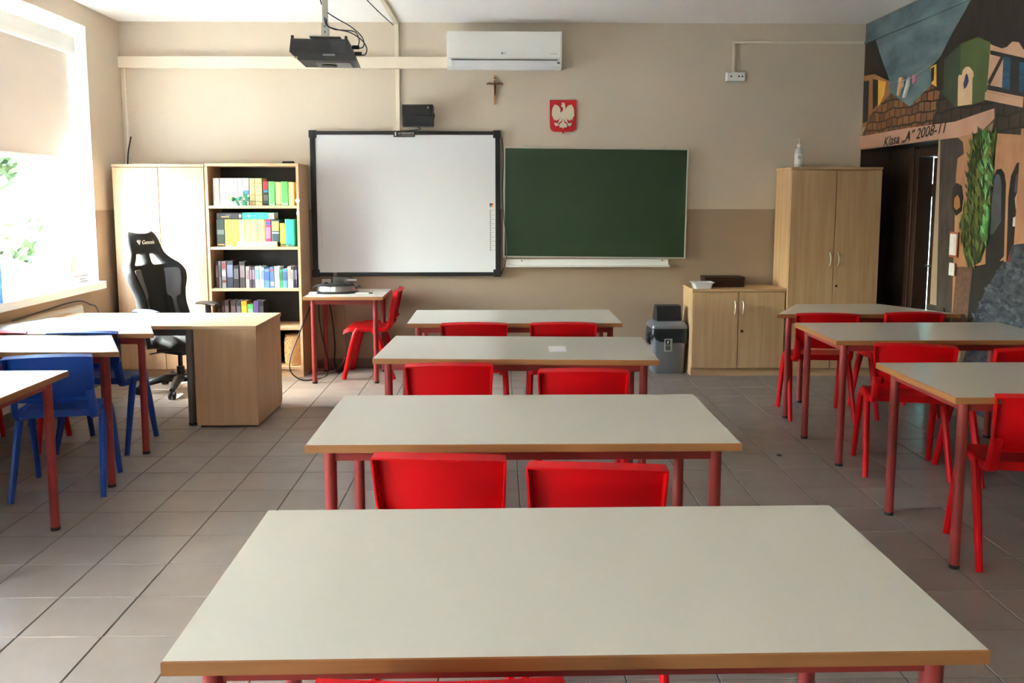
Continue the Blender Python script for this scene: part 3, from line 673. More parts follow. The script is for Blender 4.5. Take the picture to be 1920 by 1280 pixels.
strokes('painted_leaves', PM['painted_ivy_light'][0], [(96, 168, 92), (130, 198, 122), (70, 130, 72)], 130, 0.045, 0.013, 4, 70)
strokes('painted_cobbles', PM['painted_street'][0] , [(66, 72, 86), (42, 48, 60), (88, 94, 106)], 130, 0.035, 0.016, 5, 0)
# painted washing line and cable
ob('painted_line', MB().tube([(-0.021, 7.165 - 6.3, 2.49), (-0.021, 6.8 - 6.3, 2.47), (-0.021, 6.47 - 6.3, 2.53)], 0.003, 5), 'alu', mu)
cd = ob('wall_conduit', MB().box(XR - 0.016, XR, 4.0, 7.70, 2.895, 2.912), MC['m_sky']); tag(cd, 'thin cable conduit painted blue high on the mural wall', 'conduit')
# switches on the painted pillar
t = thing('light_switch', 'white double light switch on the painted pillar beside the door', 'switch', (XR - 0.022, 6.005, 1.215))
ob('plate', MB().box(-0.008, 0.0, -0.042, 0.042, -0.075, 0.075, bev=0.003), 'white_plastic', t)
ob('rim', MB().box(-0.002, 0.0, -0.055, 0.055, -0.09, 0.09), mat('terracotta switch surround', (170, 96, 66), 0.5), t)
for s in (-1, 1): ob('rocker', MB().box(-0.013, -0.006, -0.028, 0.028, s * 0.034 - 0.028, s * 0.034 + 0.028, bev=0.003), 'white_plastic', t)
t = thing('light_switch', 'small white switch below the double switch on the pillar', 'switch', (XR - 0.022, 6.0, 1.04))
ob('plate', MB().box(-0.010, 0.0, -0.035, 0.035, -0.045, 0.045, bev=0.003), 'white_plastic', t); ob('rocker', MB().box(-0.015, -0.008, -0.018, 0.018, -0.02, 0.02, bev=0.003), 'white_plastic', t)

# ================================================================ TABLES
def table_parts(root, pts, legs, h=0.745):
    """top of polygon pts, aprons between the legs, round legs with feet"""
    n = len(pts); m = MB(); b = 0.003
    def inset(p, d):
        L = math.hypot(*p); return (p[0] * (1 - d / L), p[1] * (1 - d / L))
    vs = [(x, y, h - 0.027) for x, y in pts] + [(x, y, h - b) for x, y in pts] + [(*inset(p, b), h) for p in pts]
    m.add(vs, [list(range(n))[::-1]], 1)
    for i in range(n):
        j = (i + 1) % n
        m.add([vs[i], vs[j], vs[n + j], vs[n + i]], [[0, 1, 2, 3]], 1); m.add([vs[n + i], vs[n + j], vs[2 * n + j], vs[2 * n + i]], [[0, 1, 2, 3]], 1)
    m.add(vs[2 * n:], [list(range(n))], 0)
    ob('tabletop', m, ['laminate', 'ply'], root)
    for i in range(len(legs)):
        a, c = Vector((*legs[i], 0)), Vector((*legs[(i + 1) % len(legs)], 0)); d = (c - a); L = d.length
        mt = Matrix.Translation(a) @ Matrix.Rotation(math.atan2(d.y, d.x), 4, 'Z')
        ob('apron', MB().box(0.018, L - 0.018, -0.010, 0.010, h - 0.070, h - 0.0275, mt=mt), 'table_red', root)
    for x, y in legs:
        lg = ob('leg', MB().lathe([(0.021, 0.014), (0.021, h - 0.0275)], 14, (x, y, 0)), 'table_red', root, True)
        ob('foot_cap', MB().lathe([(0.022, 0.0), (0.0225, 0.003), (0.0225, 0.016)], 12, (x, y, 0)), 'black', lg, True)
def rect_table(label, x0, x1, y0, y1, rz=0.0, group='rectangular pupil tables', h=0.745):
    t = thing('school_table', label, 'table', ((x0 + x1) / 2, (y0 + y1) / 2, 0), rz, group)
    w, d = (x1 - x0) / 2, (y1 - y0) / 2
    table_parts(t, [(-w, -d), (w, -d), (w, d), (-w, d)], [(-w + 0.07, -d + 0.065), (w - 0.07, -d + 0.065), (w - 0.07, d - 0.065), (-w + 0.07, d - 0.065)], h); return t
def trap_table(label, x0, x1, y0, y1, ins):
    t = thing('school_table', label, 'table', ((x0 + x1) / 2, (y0 + y1) / 2, 0), 0, 'trapezoid pupil tables')
    w, d = (x1 - x0) / 2, (y1 - y0) / 2
    table_parts(t, [(-w, -d), (w, -d), (w - ins, d), (-w + ins, d)], [(-w + 0.10, -d + 0.055), (w - 0.10, -d + 0.055), (w - ins - 0.03, d - 0.06), (-w + ins + 0.03, d - 0.06)]); return t
rect_table('large white topped pupil table nearest the viewer in the middle row', -0.595, 0.875, 1.425, 2.150, R(0.6))
rect_table('white topped pupil table second from the viewer in the middle row', -0.635, 0.800, 2.725, 3.430)
rect_table('white topped pupil table in the middle row with a sheet of paper on it', -0.620, 0.815, 4.195, 4.905, R(-2.6))
rect_table('white topped pupil table closest to the front wall in the middle row', -0.590, 0.795, 5.420, 6.080)
rect_table('narrow white topped table under the whiteboard beside the bookcase', -1.610, -0.955, 6.985, 7.600, 0, 'rectangular pupil tables', 0.735)
trap_table('trapezoid white topped table in front of the tall right cupboard', 1.925, 3.205, 5.815, 6.380, 0.325)
rect_table('white topped table second from the door in the right row', 1.905, 3.235, 4.725, 5.420)
rect_table('white topped table nearest the viewer in the right row', 1.845, 3.230, 3.350, 4.085)
trap_table('trapezoid white topped table in front of the teacher desk', -3.300, -2.045, 5.035, 5.730, 0.315)
trap_table('trapezoid white topped table in the left row above the near blue chair', -3.290, -1.985, 4.435, 4.995, 0.290)
rect_table('white topped table nearest the viewer in the left row', -3.285, -2.010, 3.250, 3.955)

# ================================================================ CHAIRS
def make_chair_meshes(mname):
    P = {}
    def sh(name, mb, th, off=0.0, sub=1):
        o = ob(name, mb, mname, None, True); solid(o, th, off, sub)
        for p in o.data.polygons: p.use_smooth = True
        o.data.set_sharp_from_angle(angle=R(35))
        P[name] = o.data; bpy.data.objects.remove(o)
    # seat: dished plate with a skirt
    rows = []; ny, nx = 14, 14
    def seat_pt(u, v):
        y = -0.185 + 0.385 * v; w = 0.185 + 0.008 * math.sin(math.pi * v) - 0.02 * max(0, (v - 0.8) / 0.2) ** 2
        z = 0.442 - 0.012 * (1 - u * u) * math.sin(math.pi * min(1, v * 1.1)) - 0.028 * max(0, (v - 0.82) / 0.18) ** 2 + 0.02 * max(0, (0.12 - v) / 0.12) ** 2
        return Vector((u * w, y, z))
    ring = []
    for j in range(ny + 1): rows.append([seat_pt(-1 + 2 * i / nx, j / ny) for i in range(nx + 1)])
    m = MB().grid(rows)
    per = [(0, i) for i in range(nx)] + [(j, nx) for j in range(ny)] + [(ny, nx - i) for i in range(nx)] + [(ny - j, 0) for j in range(ny)]
    idx = [j * (nx + 1) + i for j, i in per]; base = len(m.v)
    for k in idx:
        p = Vector(m.v[k]); m.v.append((p.x * 1.015, p.y + (0.006 if p.y > 0 else -0.004), p.z - 0.034))
    for k in range(len(idx)):
        q = (k + 1) % len(idx); m.f.append([idx[k], idx[q], base + q, base + k]); m.m.append(0)
    sh('seat', m, 0.007, 0, 0)
    # backrest: curved panel with a rim bent backwards
    rows = []; ny, nx = 10, 16
    def back_pt(u, v):
        w = 0.192 + 0.010 * v - 0.02 * max(0, (0.25 - v) / 0.25)
        z = 0.535 + 0.222 * v + 0.010 * (1 - u * u) * v
        y = -0.190 - 0.046 * v - 0.030 * (1 - u * u)
        return Vector((u * w, y, z))
    for j in range(ny + 1): rows.append([back_pt(-1 + 2 * i / nx, j / ny) for i in range(nx + 1)])
    m = MB().grid(rows)
    per = [(0, i) for i in range(nx)] + [(j, nx) for j in range(ny)] + [(ny, nx - i) for i in range(nx)] + [(ny - j, 0) for j in range(ny)]
    idx = [j * (nx + 1) + i for j, i in per]; base = len(m.v)
    for k in idx:
        p = Vector(m.v[k]); top = p.z > 0.74
        m.v.append((p.x * 1.03, p.y - 0.034, p.z + (-0.010 if top else -0.012)))
    for k in range(len(idx)):
        q = (k + 1) % len(idx); m.f.append([idx[k], idx[q], base + q, base + k]); m.m.append(0)
    sh('backrest', m, 0.007, 0, 0)
    for s in (-1, 1):
        # stile: strip from the seat side up into the back panel
        path = spline([(s * 0.178, -0.085, 0.425), (s * 0.180, -0.150, 0.425), (s * 0.182, -0.187, 0.452), (s * 0.180, -0.200, 0.50), (s * 0.176, -0.212, 0.575)], 4)
        rows = []
        for k, p in enumerate(path):
            t = (path[min(k + 1, len(path) - 1)] - path[max(k - 1, 0)]).normalized(); n = Vector((0, -t.z, t.y))
            w = 0.030
            rows.append([p + n * 0.016 + Vector((-s * w * 0.7, 0, 0)), p + n * 0.016 + Vector((s * 0.014, 0, 0)), p - n * 0.018 + Vector((s * 0.018, 0, 0))])
        sh('stile_%d' % s, MB().grid(rows), 0.009, 0, 1)
        rl = MB().tube([(s * 0.194, -0.075, 0.424), (s * 0.196, -0.05, 0.432), (s * 0.196, 0.06, 0.432), (s * 0.194, 0.092, 0.424)], [0.021, 0.023, 0.023, 0.020], 10, flat=0.85)
        P['side_rail_%d' % s] = rl.mesh('side_rail', mname, True)
        for nm, path in (('rear', [(s * 0.197, -0.052, 0.432), (s * 0.200, -0.078, 0.395), (s * 0.206, -0.125, 0.28), (s * 0.218, -0.228, 0.0)]),
                         ('front', [(s * 0.197, 0.070, 0.432), (s * 0.199, 0.095, 0.395), (s * 0.203, 0.130, 0.28), (s * 0.210, 0.200, 0.0)])):
            lg = MB().tube(path, [0.024, 0.027, 0.0255, 0.020], 10, flat=0.74)
            P['leg_%s_%d' % (nm, s)] = lg.mesh('leg', mname, True)
    return P
CH = {'red': make_chair_meshes('chair_red'), 'blue': make_chair_meshes('chair_blue')}
PN = lambda k: 'stile' if k.startswith('stile') else 'side_rail' if k.startswith('side') else 'leg' if k.startswith('leg') else k
def chair(label, x, y, rz, colour='red'):
    t = thing('school_chair', label, 'chair', (x, y, 0), rz, '%s plastic pupil chairs' % colour)
    for k, me in CH[colour].items(): link(PN(k), me, t)
    return t
chair('red plastic chair at the front middle table, on the whiteboard side', -0.156, 5.58, 0)
chair('red plastic chair at the front middle table, on the chalkboard side', 0.408, 5.58, 0)
chair('red plastic chair at the middle table with the paper, on the left', -0.240, 4.262, R(0.5))
chair('red plastic chair at the middle table with the paper, on the right', 0.403, 4.115, R(-3))
chair('large red chair back left, behind the nearest middle table', -0.163, 2.815, R(-5))
chair('large red chair back right, behind the nearest middle table', 0.318, 2.715, R(-6))
chair('red chair at the very bottom edge, pushed under the nearest table', -0.098, 1.572, R(0))
chair('red plastic chair at the trapezoid table before the tall right cupboard', 2.265, 5.975, R(-6))
chair('second red chair at the far right trapezoid table, mostly hidden beside the wall', 2.84, 6.02, R(4))
chair('red plastic chair pushed under the second right row table, aisle side', 2.300, 4.745, R(-13))
chair('red plastic chair under the second right row table, mural side', 2.775, 4.63, R(6))
chair('red plastic chair at the nearest right row table, cut by the picture edge', 2.250, 3.555, R(-10))
chair('red plastic chair tucked sideways under the small table by the whiteboard', -1.125, 7.405, R(90))
chair('blue plastic chair in the left row, nearest the viewer', -2.315, 4.50, R(12), 'blue')
chair('blue plastic chair in the left row under the farther trapezoid table', -2.455, 5.285, R(-2), 'blue')
chair('red plastic chair beside the blue one under the far left trapezoid table', -3.015, 5.29, R(2))
chair('red chair at the nearest left row table, only a foot showing', -2.41, 3.385, R(-3))

# ================================================================ TEACHER DESK
t = thing('teacher_desk', 'light wood teacher desk top on grey metal legs', 'desk', (-2.57, 6.02, 0))
ob('desktop', MB().box(-0.66, 0.515, -0.315, 0.345, 0.665, 0.690, bev=0.002), 'wood_x', t)
for x, y in ((0.475, -0.27), (-0.62, -0.27), (0.475, 0.30), (-0.62, 0.30)):
    l = ob('leg', MB().lathe([(0.027, 0.018), (0.027, 0.662)], 16, (x, y, 0)), 'grey_metal', t, True); ob('foot_cap', MB().lathe([(0.029, 0), (0.029, 0.018)], 14, (x, y, 0)), 'black', l, True)
for y in (-0.28, 0.31): ob('frame_rail', MB().box(-0.60, 0.455, y - 0.012, y + 0.012, 0.62, 0.664), 'grey_metal', t)
for x in (0.475, -0.62): ob('frame_rail', MB().box(x - 0.012, x + 0.012, -0.25, 0.28, 0.62, 0.664), 'grey_metal', t)
t = thing('desk_pedestal', 'light wood desk pedestal cabinet at the aisle end of the teacher desk', 'cabinet', (-1.835, 6.0, 0))
ob('top_panel', MB().box(-0.212, 0.212, -0.330, 0.335, 0.667, 0.694, bev=0.002), 'wood_x', t)
ob('back_panel', MB().box(-0.208, 0.208, -0.326, -0.308, 0.03, 0.666), 'wood', t)
ob('plinth', MB().box(-0.206, 0.206, -0.322, 0.30, 0.012, 0.032), 'wood_x', t)
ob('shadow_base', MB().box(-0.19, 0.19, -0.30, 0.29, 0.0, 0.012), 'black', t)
for s in (-1, 1): ob('side_panel', MB().box(min(s * 0.19, s * 0.208), max(s * 0.19, s * 0.208), -0.308, 0.31, 0.03, 0.666), 'wood', t)
for k in range(3):
    d = ob('drawer', MB().box(-0.205, 0.205, 0.312, 0.330, 0.04 + k * 0.21, 0.245 + k * 0.21, bev=0.002), 'wood', t)
    ob('handle', MB().tube([(-0.06, 0.33, 0.2 + k * 0.21), (-0.06, 0.35, 0.2 + k * 0.21), (0.06, 0.35, 0.2 + k * 0.21), (0.06, 0.33, 0.2 + k * 0.21)], 0.005, 6), 'alu', d)

# ================================================================ GAMING CHAIR of the teacher
G = thing('office_chair', 'black and grey racing style swivel chair behind the teacher desk', 'chair', (-2.56, 6.80, 0), R(-30))
# local: chair faces +x ; z up
HB = [(0.00, 0.240, 0.050), (0.08, 0.246, 0.075), (0.18, 0.232, 0.085), (0.28, 0.218, 0.085), (0.38, 0.228, 0.090), (0.47, 0.262, 0.095), (0.54, 0.280, 0.085), (0.59, 0.262, 0.060), (0.635, 0.205, 0.035), (0.68, 0.168, 0.022), (0.73, 0.156, 0.015), (0.78, 0.146, 0.010), (0.82, 0.128, 0.0), (0.845, 0.100, -0.01)]
NB = 14
def gp(h, w, f, u, lift=0.0):
    a = abs(u); bol = 1.7 * f * max(0, (a - 0.42) / 0.58) ** 1.3
    rec = 0.24
    x = -0.235 - h * rec + bol + lift + 0.03 * (1 - u * u); z = 0.42 + h * 0.985
    return Vector((x, u * w, z))
HBf = []
for i in range(len(HB) - 1):
    for k in range(2):
        t_ = k / 2; HBf.append(tuple(HB[i][q] * (1 - t_) + HB[i + 1][q] * t_ for q in range(3)))
HBf.append(HB[-1])
US = [-1 + 2 * j / NB for j in range(NB + 1)]
hole = lambda i, j: 0.575 <= HBf[i][0] <= 0.665 and j in (3, 4, 5, 8, 9, 10)
m = MB().grid([[gp(h, w, f, u) for u in US] for h, w, f in HBf], skip=hole)
b = ob('backrest', m, 'black_matt', G, True); solid(b, 0.075, 0, 1)
for s in (0, 1):
    js = (1, 2, 3) if s == 0 else (10, 11, 12)
    def sk(i, j, js=js):
        h = HBf[i][0]
        return not (0.10 <= h <= 0.56 and j in js) or (h < 0.30 and j != js[1]) or (h < 0.22 and j in js and False)
    b = ob('grey_side_panel', MB().grid([[gp(h, w * 0.90, f * 0.9, u, 0.058) for u in US] for h, w, f in HBf], skip=sk), 'grey_fabric', G, True); solid(b, 0.008, 0, 1)
m = MB()
rows = []
for i in range(9):
    v = i / 8; x = -0.27 + 0.50 * v
    rows.append([Vector((x, u * (0.235 + 0.02 * math.sin(math.pi * v)), 0.475 + 0.055 * max(0, (abs(u) - 0.6) / 0.4) ** 1.2 - 0.05 * max(0, (v - 0.8) / 0.2) ** 2)) for u in [-1 + 2 * j / 10 for j in range(11)]])
b = ob('seat', MB().grid(rows), 'black_matt', G, True); solid(b, 0.10, 0, 1)
b.location.z = -0.06
m = MB().box(-0.16, 0.14, -0.10, 0.10, 0.31, 0.375, bev=0.01); m.tube([(0.0, -0.10, 0.345), (0.02, -0.27, 0.345), (0.04, -0.31, 0.35)], 0.007, 6); ob('tilt_mechanism', m, 'black', G, True)
ob('gas_lift', MB().lathe([(0.030, 0.09), (0.030, 0.20), (0.018, 0.201), (0.018, 0.32)], 14), 'black', G, True)
for k in range(5):
    a = R(72 * k + 20); c, s_ = math.cos(a), math.sin(a)
    lg = ob('base_arm', MB().tube([(c * 0.02, s_ * 0.02, 0.105), (c * 0.12, s_ * 0.12, 0.115), (c * 0.25, s_ * 0.25, 0.085), (c * 0.31, s_ * 0.31, 0.07)], [0.034, 0.032, 0.024, 0.018], 10, flat=1.15), 'black', G, True)
    cs = MB()
    for q in (-1, 1):
        mt = Matrix.Translation((c * 0.32, s_ * 0.32, 0.03)) @ Matrix.Rotation(a, 4, 'Z') @ Matrix.Translation((0, q * 0.016, 0)) @ Matrix.Rotation(R(90), 4, 'X')
        w_ = MB().lathe([(0.024, -0.011), (0.030, -0.007), (0.030, 0.007), (0.024, 0.011)], 14)
        cs.add([mt @ Vector(v) for v in w_.v], w_.f)
    cs.tube([(c * 0.31, s_ * 0.31, 0.03), (c * 0.31, s_ * 0.31, 0.08)], 0.008, 6)
    ob('castor', cs, 'black', lg, True)
for s in (-1, 1):
    ar = ob('armrest', MB().tube([(-0.13, s * 0.30, 0.665), (-0.09, s * 0.305, 0.682), (0.04, s * 0.305, 0.682), (0.12, s * 0.295, 0.665)], [0.018, 0.03, 0.036, 0.026], 10, flat=1.35, up=(0, 0, 0.55)), 'blue_grey' if s < 0 else 'black', G, True)  # window-side armrest in lighter blue grey: window light put into its colour
    for v in ar.data.vertices: v.co.z = 0.672 + (v.co.z - 0.672) * 0.5
    ob('armrest_post', MB().tube([(0.0, s * 0.30, 0.665), (0.0, s * 0.305, 0.50), (0.0, s * 0.29, 0.40), (0.0, s * 0.12, 0.385)], [0.024, 0.026, 0.024, 0.02], 8), 'black', ar, True)
    ob('recline_bracket', MB().tube([(-0.10, s * 0.262, 0.40), (-0.24, s * 0.270, 0.48), (-0.31, s * 0.272, 0.62)], [0.03, 0.04, 0.022], 8, flat=0.4, up=(1, 0, 0.3)), 'blue_grey', G, True)
text('embroidered_logo', 'Genesis', 0.048, 'text_light', G, (-0.344, 0.015, 1.185), (R(76.3), 0, R(90)), 0.002, shear=0.35, width=0.115)
mk = MB().prism([(-0.018, 0.012), (-0.010, 0.02), (0.010, 0.02), (0.018, 0.012), (0.0, -0.02)], lambda y, z: (y, z, -0.002), lambda y, z: (y, z, 0.002))
ob('embroidered_mark', mk, 'text_light', G, loc=(-0.344, -0.068, 1.187), rot=(R(76.3), 0, R(90)))

# ================================================================ CUPBOARDS
def arc_handle(m, x, y, z, l=0.10):
    return m.tube(spline([(x, y, z + l / 2), (x, y - 0.022, z + l * 0.32), (x, y - 0.030, z), (x, y - 0.022, z - l * 0.32), (x, y, z - l / 2)], 4), 0.0055, 8)
def cupboard(label, x0, x1, yf, yb, h, handles_z, woodm, woodx, hl=0.10, lock=None):
    t = thing('cupboard', label, 'cupboard', ((x0 + x1) / 2, (yf + yb) / 2, 0)); w = (x1 - x0) / 2; d = (yb - yf) / 2
    for s in (-1, 1): ob('side_panel', MB().box(min(s * w, s * (w - 0.018)), max(s * w, s * (w - 0.018)), -d + 0.022, d, 0, h - 0.023), woodm, t)
    ob('top_panel', MB().box(-w - 0.004, w + 0.004, -d, d, h - 0.022, h, bev=0.002), woodx, t)
    ob('back_panel', MB().box(-w + 0.018, w - 0.018, d - 0.008, d, 0, h - 0.022), woodm, t)
    ob('plinth', MB().box(-w + 0.018, w - 0.018, -d + 0.024, -d + 0.04, 0, 0.068), woodx, t)
    for s in (-1, 1):
        a, b = (0.003, w - 0.002) if s > 0 else (-w + 0.002, -0.003)
        dr = ob('door', MB().box(a, b, -d + 0.001, -d + 0.019, 0.072, h - 0.027, bev=0.0015), woodm, t)
        if handles_z: ob('handle', arc_handle(MB(), s * 0.035, -d + 0.001, handles_z, hl), 'alu', dr, True)
        if lock and s > 0: ob('lock', MB().box(0.022, 0.040, -d - 0.004, -d + 0.002, lock - 0.010, lock + 0.010, bev=0.004), 'bronze', dr)
    return t
cupboard('tall light wood cupboard in the corner by the window, behind the swivel chair', -3.255, -2.487, 7.30, 7.66, 1.825, None, 'wood', 'wood_x')
cupboard('tall oak cupboard with two arched handles beside the mural wall', 2.485, 3.262, 7.26, 7.66, 1.803, 1.02, 'wood_oak', 'wood_oak_x', 0.11, 0.79)
cupboard('low oak cupboard with two doors beside the waste bin', 1.672, 2.474, 7.28, 7.66, 0.762, 0.60, 'wood_oak', 'wood_oak_x', 0.11, 0.395)

BC = thing('bookcase', 'open light wood bookcase filled with books left of the whiteboard', 'bookcase', (-2.08, 7.48, 0))
bx0, bx1, bd = -2.478 + 2.08, -1.690 + 2.08, 0.18
for a, b in ((bx0, bx0 + 0.022), (bx1 - 0.022, bx1)): ob('side_panel', MB().box(a, b, -bd, bd, 0, 1.808), 'wood', BC)
ob('top_panel', MB().box(bx0, bx1, -bd, bd, 1.809, 1.833, bev=0.002), 'wood_x', BC)
ob('back_panel', MB().box(bx0 + 0.022, bx1 - 0.022, bd - 0.008, bd, 0, 1.808), 'dark_board', BC)
SH = [1.478, 1.128, 0.772, 0.435, 0.088]
for z in SH: ob('shelf', MB().box(bx0 + 0.022, bx1 - 0.022, -bd + 0.004, bd - 0.008, z - 0.024, z, bev=0.002), 'wood_x', BC)
ob('plinth', MB().box(bx0 + 0.022, bx1 - 0.022, -bd + 0.012, -bd + 0.03, 0, 0.064), 'wood_x', BC)

# ================================================================ BOOKS
BK = {}
def book(label, x0, x1, zb, h, c, band=None, dy=0.0, depth=0.15, foot=None, rz=0.0, rows=1):
    """standing book: pages block, cover, spine bands"""
    yf = 7.345 + dy; w = (x1 - x0)
    t = thing('book', label, 'book', ((x0 + x1) / 2, yf, zb), rz, None)
    cm = cmat(c, 0.45); m = MB(); hw = w / 2; e = 0.0025
    m.prism([(-hw, depth), (-hw, 0.003), (-hw * 0.8, 0.0), (hw * 0.8, 0.0), (hw, 0.003), (hw, depth), (hw - e, depth), (hw - e, 0.006), (-hw + e, 0.006), (-hw + e, depth)], lambda x, y: (x, y, 0), lambda x, y: (x, y, h))
    ob('cover', m, cm, t)
    ob('pages', MB().box(-hw + e, hw - e, 0.006, depth - 0.004, 0.004, h - 0.004), 'paper', t)
    for (a, b_, bc) in (band or []):
        ob('spine_band', MB().box(-hw * 0.82, hw * 0.82, -0.0012, 0.002, a * h, b_ * h), cmat(bc, 0.5), t)
    t['group'] = 'books in the bookcase'
    return t
def px2x(px, y=7.345): return (px - 934.7) / 1600.0 * y * 1.003
S1 = [(407.3, 419.2, .232, (214, 204, 198), 'first grey white volume at the left end of the top shelf'), (420.5, 431.4, .232, (208, 198, 194), 'second grey white volume from the left on the top shelf'), (431.6, 438.0, .232, (206, 196, 194), 'thin grey white volume third from the left on the top shelf'),
      (438.2, 445.7, .232, (210, 200, 198), 'fourth grey white volume from the left on the top shelf'), (445.9, 453.4, .232, (206, 198, 196), 'fifth grey white volume from the left on the top shelf'), (453.7, 462.3, .232, (212, 204, 204), 'sixth grey white volume from the left on the top shelf'),
      (462.7, 474.0, .232, (220, 214, 214), 'white volume with a small blue mark on the top shelf'), (475.0, 485.0, .231, (206, 178, 128), 'tan volume right of the white books on the top shelf'), (485.3, 498.0, .231, (208, 180, 130), 'second tan volume on the top shelf, beside the red and black book')]
for x0, x1, h, c, l in S1:
    bd_ = [(0.18, 0.72, tuple(int(v * 0.86) for v in c))] if c[2] > 180 else [(0.80, 0.82, (150, 110, 60)), (0.70, 0.72, (150, 110, 60)), (0.38, 0.40, (150, 110, 60))]
    if 'blue mark' in l: bd_ = [(0.40, 0.56, (60, 110, 150)), (0.6, 0.75, (190, 184, 184))]
    book(l, px2x(x0), px2x(x1), SH[0], h, c, bd_)
book('red, blue and black banded book on the top shelf', px2x(499.8), px2x(509.3), SH[0], .205, (34, 32, 34), [(0.66, 1.0, (214, 40, 56)), (0.54, 0.64, (40, 130, 170)), (0.2, 0.45, (90, 86, 84))])
book('bright green book left of the peach book on the top shelf', px2x(509.7), px2x(521.7), SH[0], .204, (96, 206, 100), [(0.03, 0.10, (200, 236, 196))])
book('peach coloured book between two green books on the top shelf', px2x(522.8), px2x(532.0), SH[0], .198, (240, 186, 128))
book('bright green book right of the peach book on the top shelf', px2x(532.4), px2x(545.6), SH[0], .204, (96, 206, 100), [(0.03, 0.10, (200, 236, 196))])
book('pale orange book at the right end of the top shelf', px2x(546.8), px2x(556.2), SH[0], .198, (238, 206, 130))
book('dark green book with pale print at the left end of the second shelf', px2x(411), px2x(426.4), SH[1], .233, (44, 58, 48), [(0.45, 0.62, (110, 120, 112)), (0.06, 0.10, (210, 130, 80))])
for k, (x0, x1, c, l) in enumerate([(426.6, 439.6, (226, 214, 66), 'first deep yellow binder on the second shelf, beside the dark green book'), (440, 452.2, (224, 212, 66), 'second deep yellow binder on the second shelf'), (452.5, 464.2, (216, 216, 128), 'pale olive yellow book on the second shelf'),
                                    (464.5, 476, (224, 226, 116), 'first pale lemon book on the second shelf'), (476.4, 488, (226, 228, 118), 'second pale lemon book on the second shelf'), (488.6, 500.8, (228, 230, 124), 'third pale lemon book, next to the pink one, on the second shelf')]):
    book(l, px2x(x0), px2x(x1), SH[1], .231, c, [(0.0, 0.06, (196, 190, 176))] if k < 2 else None)
book('pink red book with a blue corner mark on the second shelf', px2x(501.6), px2x(511.9), SH[1], .231, (220, 52, 92), [(0.80, 0.92, (60, 90, 170)), (0.3, 0.72, (232, 120, 146))])
book('dark slate book with gold title on the second shelf', px2x(512.8), px2x(528.1), SH[1], .230, (52, 72, 76), [(0.58, 0.94, (176, 160, 96)), (0.48, 0.54, (150, 158, 156))])
book('short amber yellow book on the second shelf', px2x(528.4), px2x(538.0), SH[1], .200, (236, 202, 76))
book('teal green book at the right end of the second shelf', px2x(538.2), px2x(554.7), SH[1], .233, (60, 198, 164), [(0.0, 0.05, (200, 200, 190))])
S3 = [(406.6, 411.6, .232, (70, 52, 50), 'thin dark brown book at the left end of the third shelf'), (411.9, 416.9, .232, (132, 130, 136), 'thin grey book second on the third shelf'), (418, 426.2, .232, (150, 146, 150), 'grey book with a red and white patterned spine on the third shelf'),
      (427.2, 439.6, .235, (46, 48, 60), 'wide navy book with pale title on the third shelf'), (439.8, 450.0, .195, (30, 28, 30), 'short black book with white mark on the third shelf'), (451.2, 461.4, .228, (54, 44, 44), 'tall dark brown book with pale title on the third shelf'),
      (462.5, 469.2, .185, (186, 170, 158), 'beige book among dark books on the third shelf'), (469.8, 473.8, .185, (62, 46, 56), 'thin plum book left of the pale blue one on the third shelf'), (474.0, 479.0, .185, (70, 50, 62), 'thin plum book touching the pale blue one on the third shelf'),
      (479.5, 487.6, .186, (158, 208, 218), 'pale cyan book on the third shelf'), (487.8, 492.4, .186, (216, 222, 224), 'thin white book beside the cyan one on the third shelf'), (492.6, 496.6, .178, (156, 184, 206), 'thin light blue book on the third shelf'),
      (497.2, 507.0, .165, (92, 128, 212), 'bright blue book on the third shelf'), (507.2, 515.2, .182, (84, 112, 150), 'steel blue book with a red dot on the third shelf'), (515.8, 525.6, .184, (220, 220, 220), 'white book with grey title on the third shelf'),
      (526.0, 530.6, .160, (70, 170, 96), 'thin green book on the third shelf'), (531.0, 540.0, .165, (98, 142, 192), 'sky blue book on the third shelf'), (540.4, 546.6, .185, (214, 200, 182), 'cream book near the right end of the third shelf'), (546.8, 550.4, .156, (222, 214, 200), 'thin short cream book near the right end of the third shelf'),
      (550.6, 554.0, .180, (34, 36, 40), 'thin black book near the right end of the third shelf'), (554.2, 557.4, .184, (58, 52, 86), 'thin navy violet book at the right end of the third shelf')]
for x0, x1, h, c, l in S3:
    lum = sum(c) / 3; d = tuple(max(0, int(v * 0.72)) for v in c) if lum > 110 else tuple(min(255, int(v * 1.6 + 40)) for v in c)
    bd_ = [(0.4, 0.85, d)]
    if 'patterned' in l: bd_ = [(0.7, 0.95, (130, 70, 66)), (0.45, 0.62, (214, 206, 200)), (0.2, 0.3, (130, 70, 66))]
    if 'red dot' in l: bd_ = [(0.8, 0.87, (200, 60, 60)), (0.1, 0.3, (160, 180, 200))]
    book(l, px2x(x0), px2x(x1), SH[2], h, c, bd_)
S4 = [(407, 414, .20, (70, 52, 46), 'brown book at the left end of the fourth shelf'), (414.6, 420.4, .225, (60, 44, 40), 'narrow dark brown book second on the fourth shelf'), (421, 429.4, .228, (74, 54, 46), 'dark brown ribbed book third on the fourth shelf'), (432, 442, .228, (66, 48, 44), 'wide dark brown ribbed book on the fourth shelf'), (442.8, 451.7, .226, (60, 58, 64), 'charcoal book left of the amber one on the fourth shelf'),
      (452, 462.5, .224, (226, 156, 34), 'amber orange book on the fourth shelf'), (463.4, 474.6, .195, (92, 196, 100), 'green book on the fourth shelf'), (475, 484.8, .224, (104, 78, 128), 'purple and pink book on the fourth shelf'), (485, 494, .222, (40, 40, 42), 'black book at the right end of the fourth shelf row')]
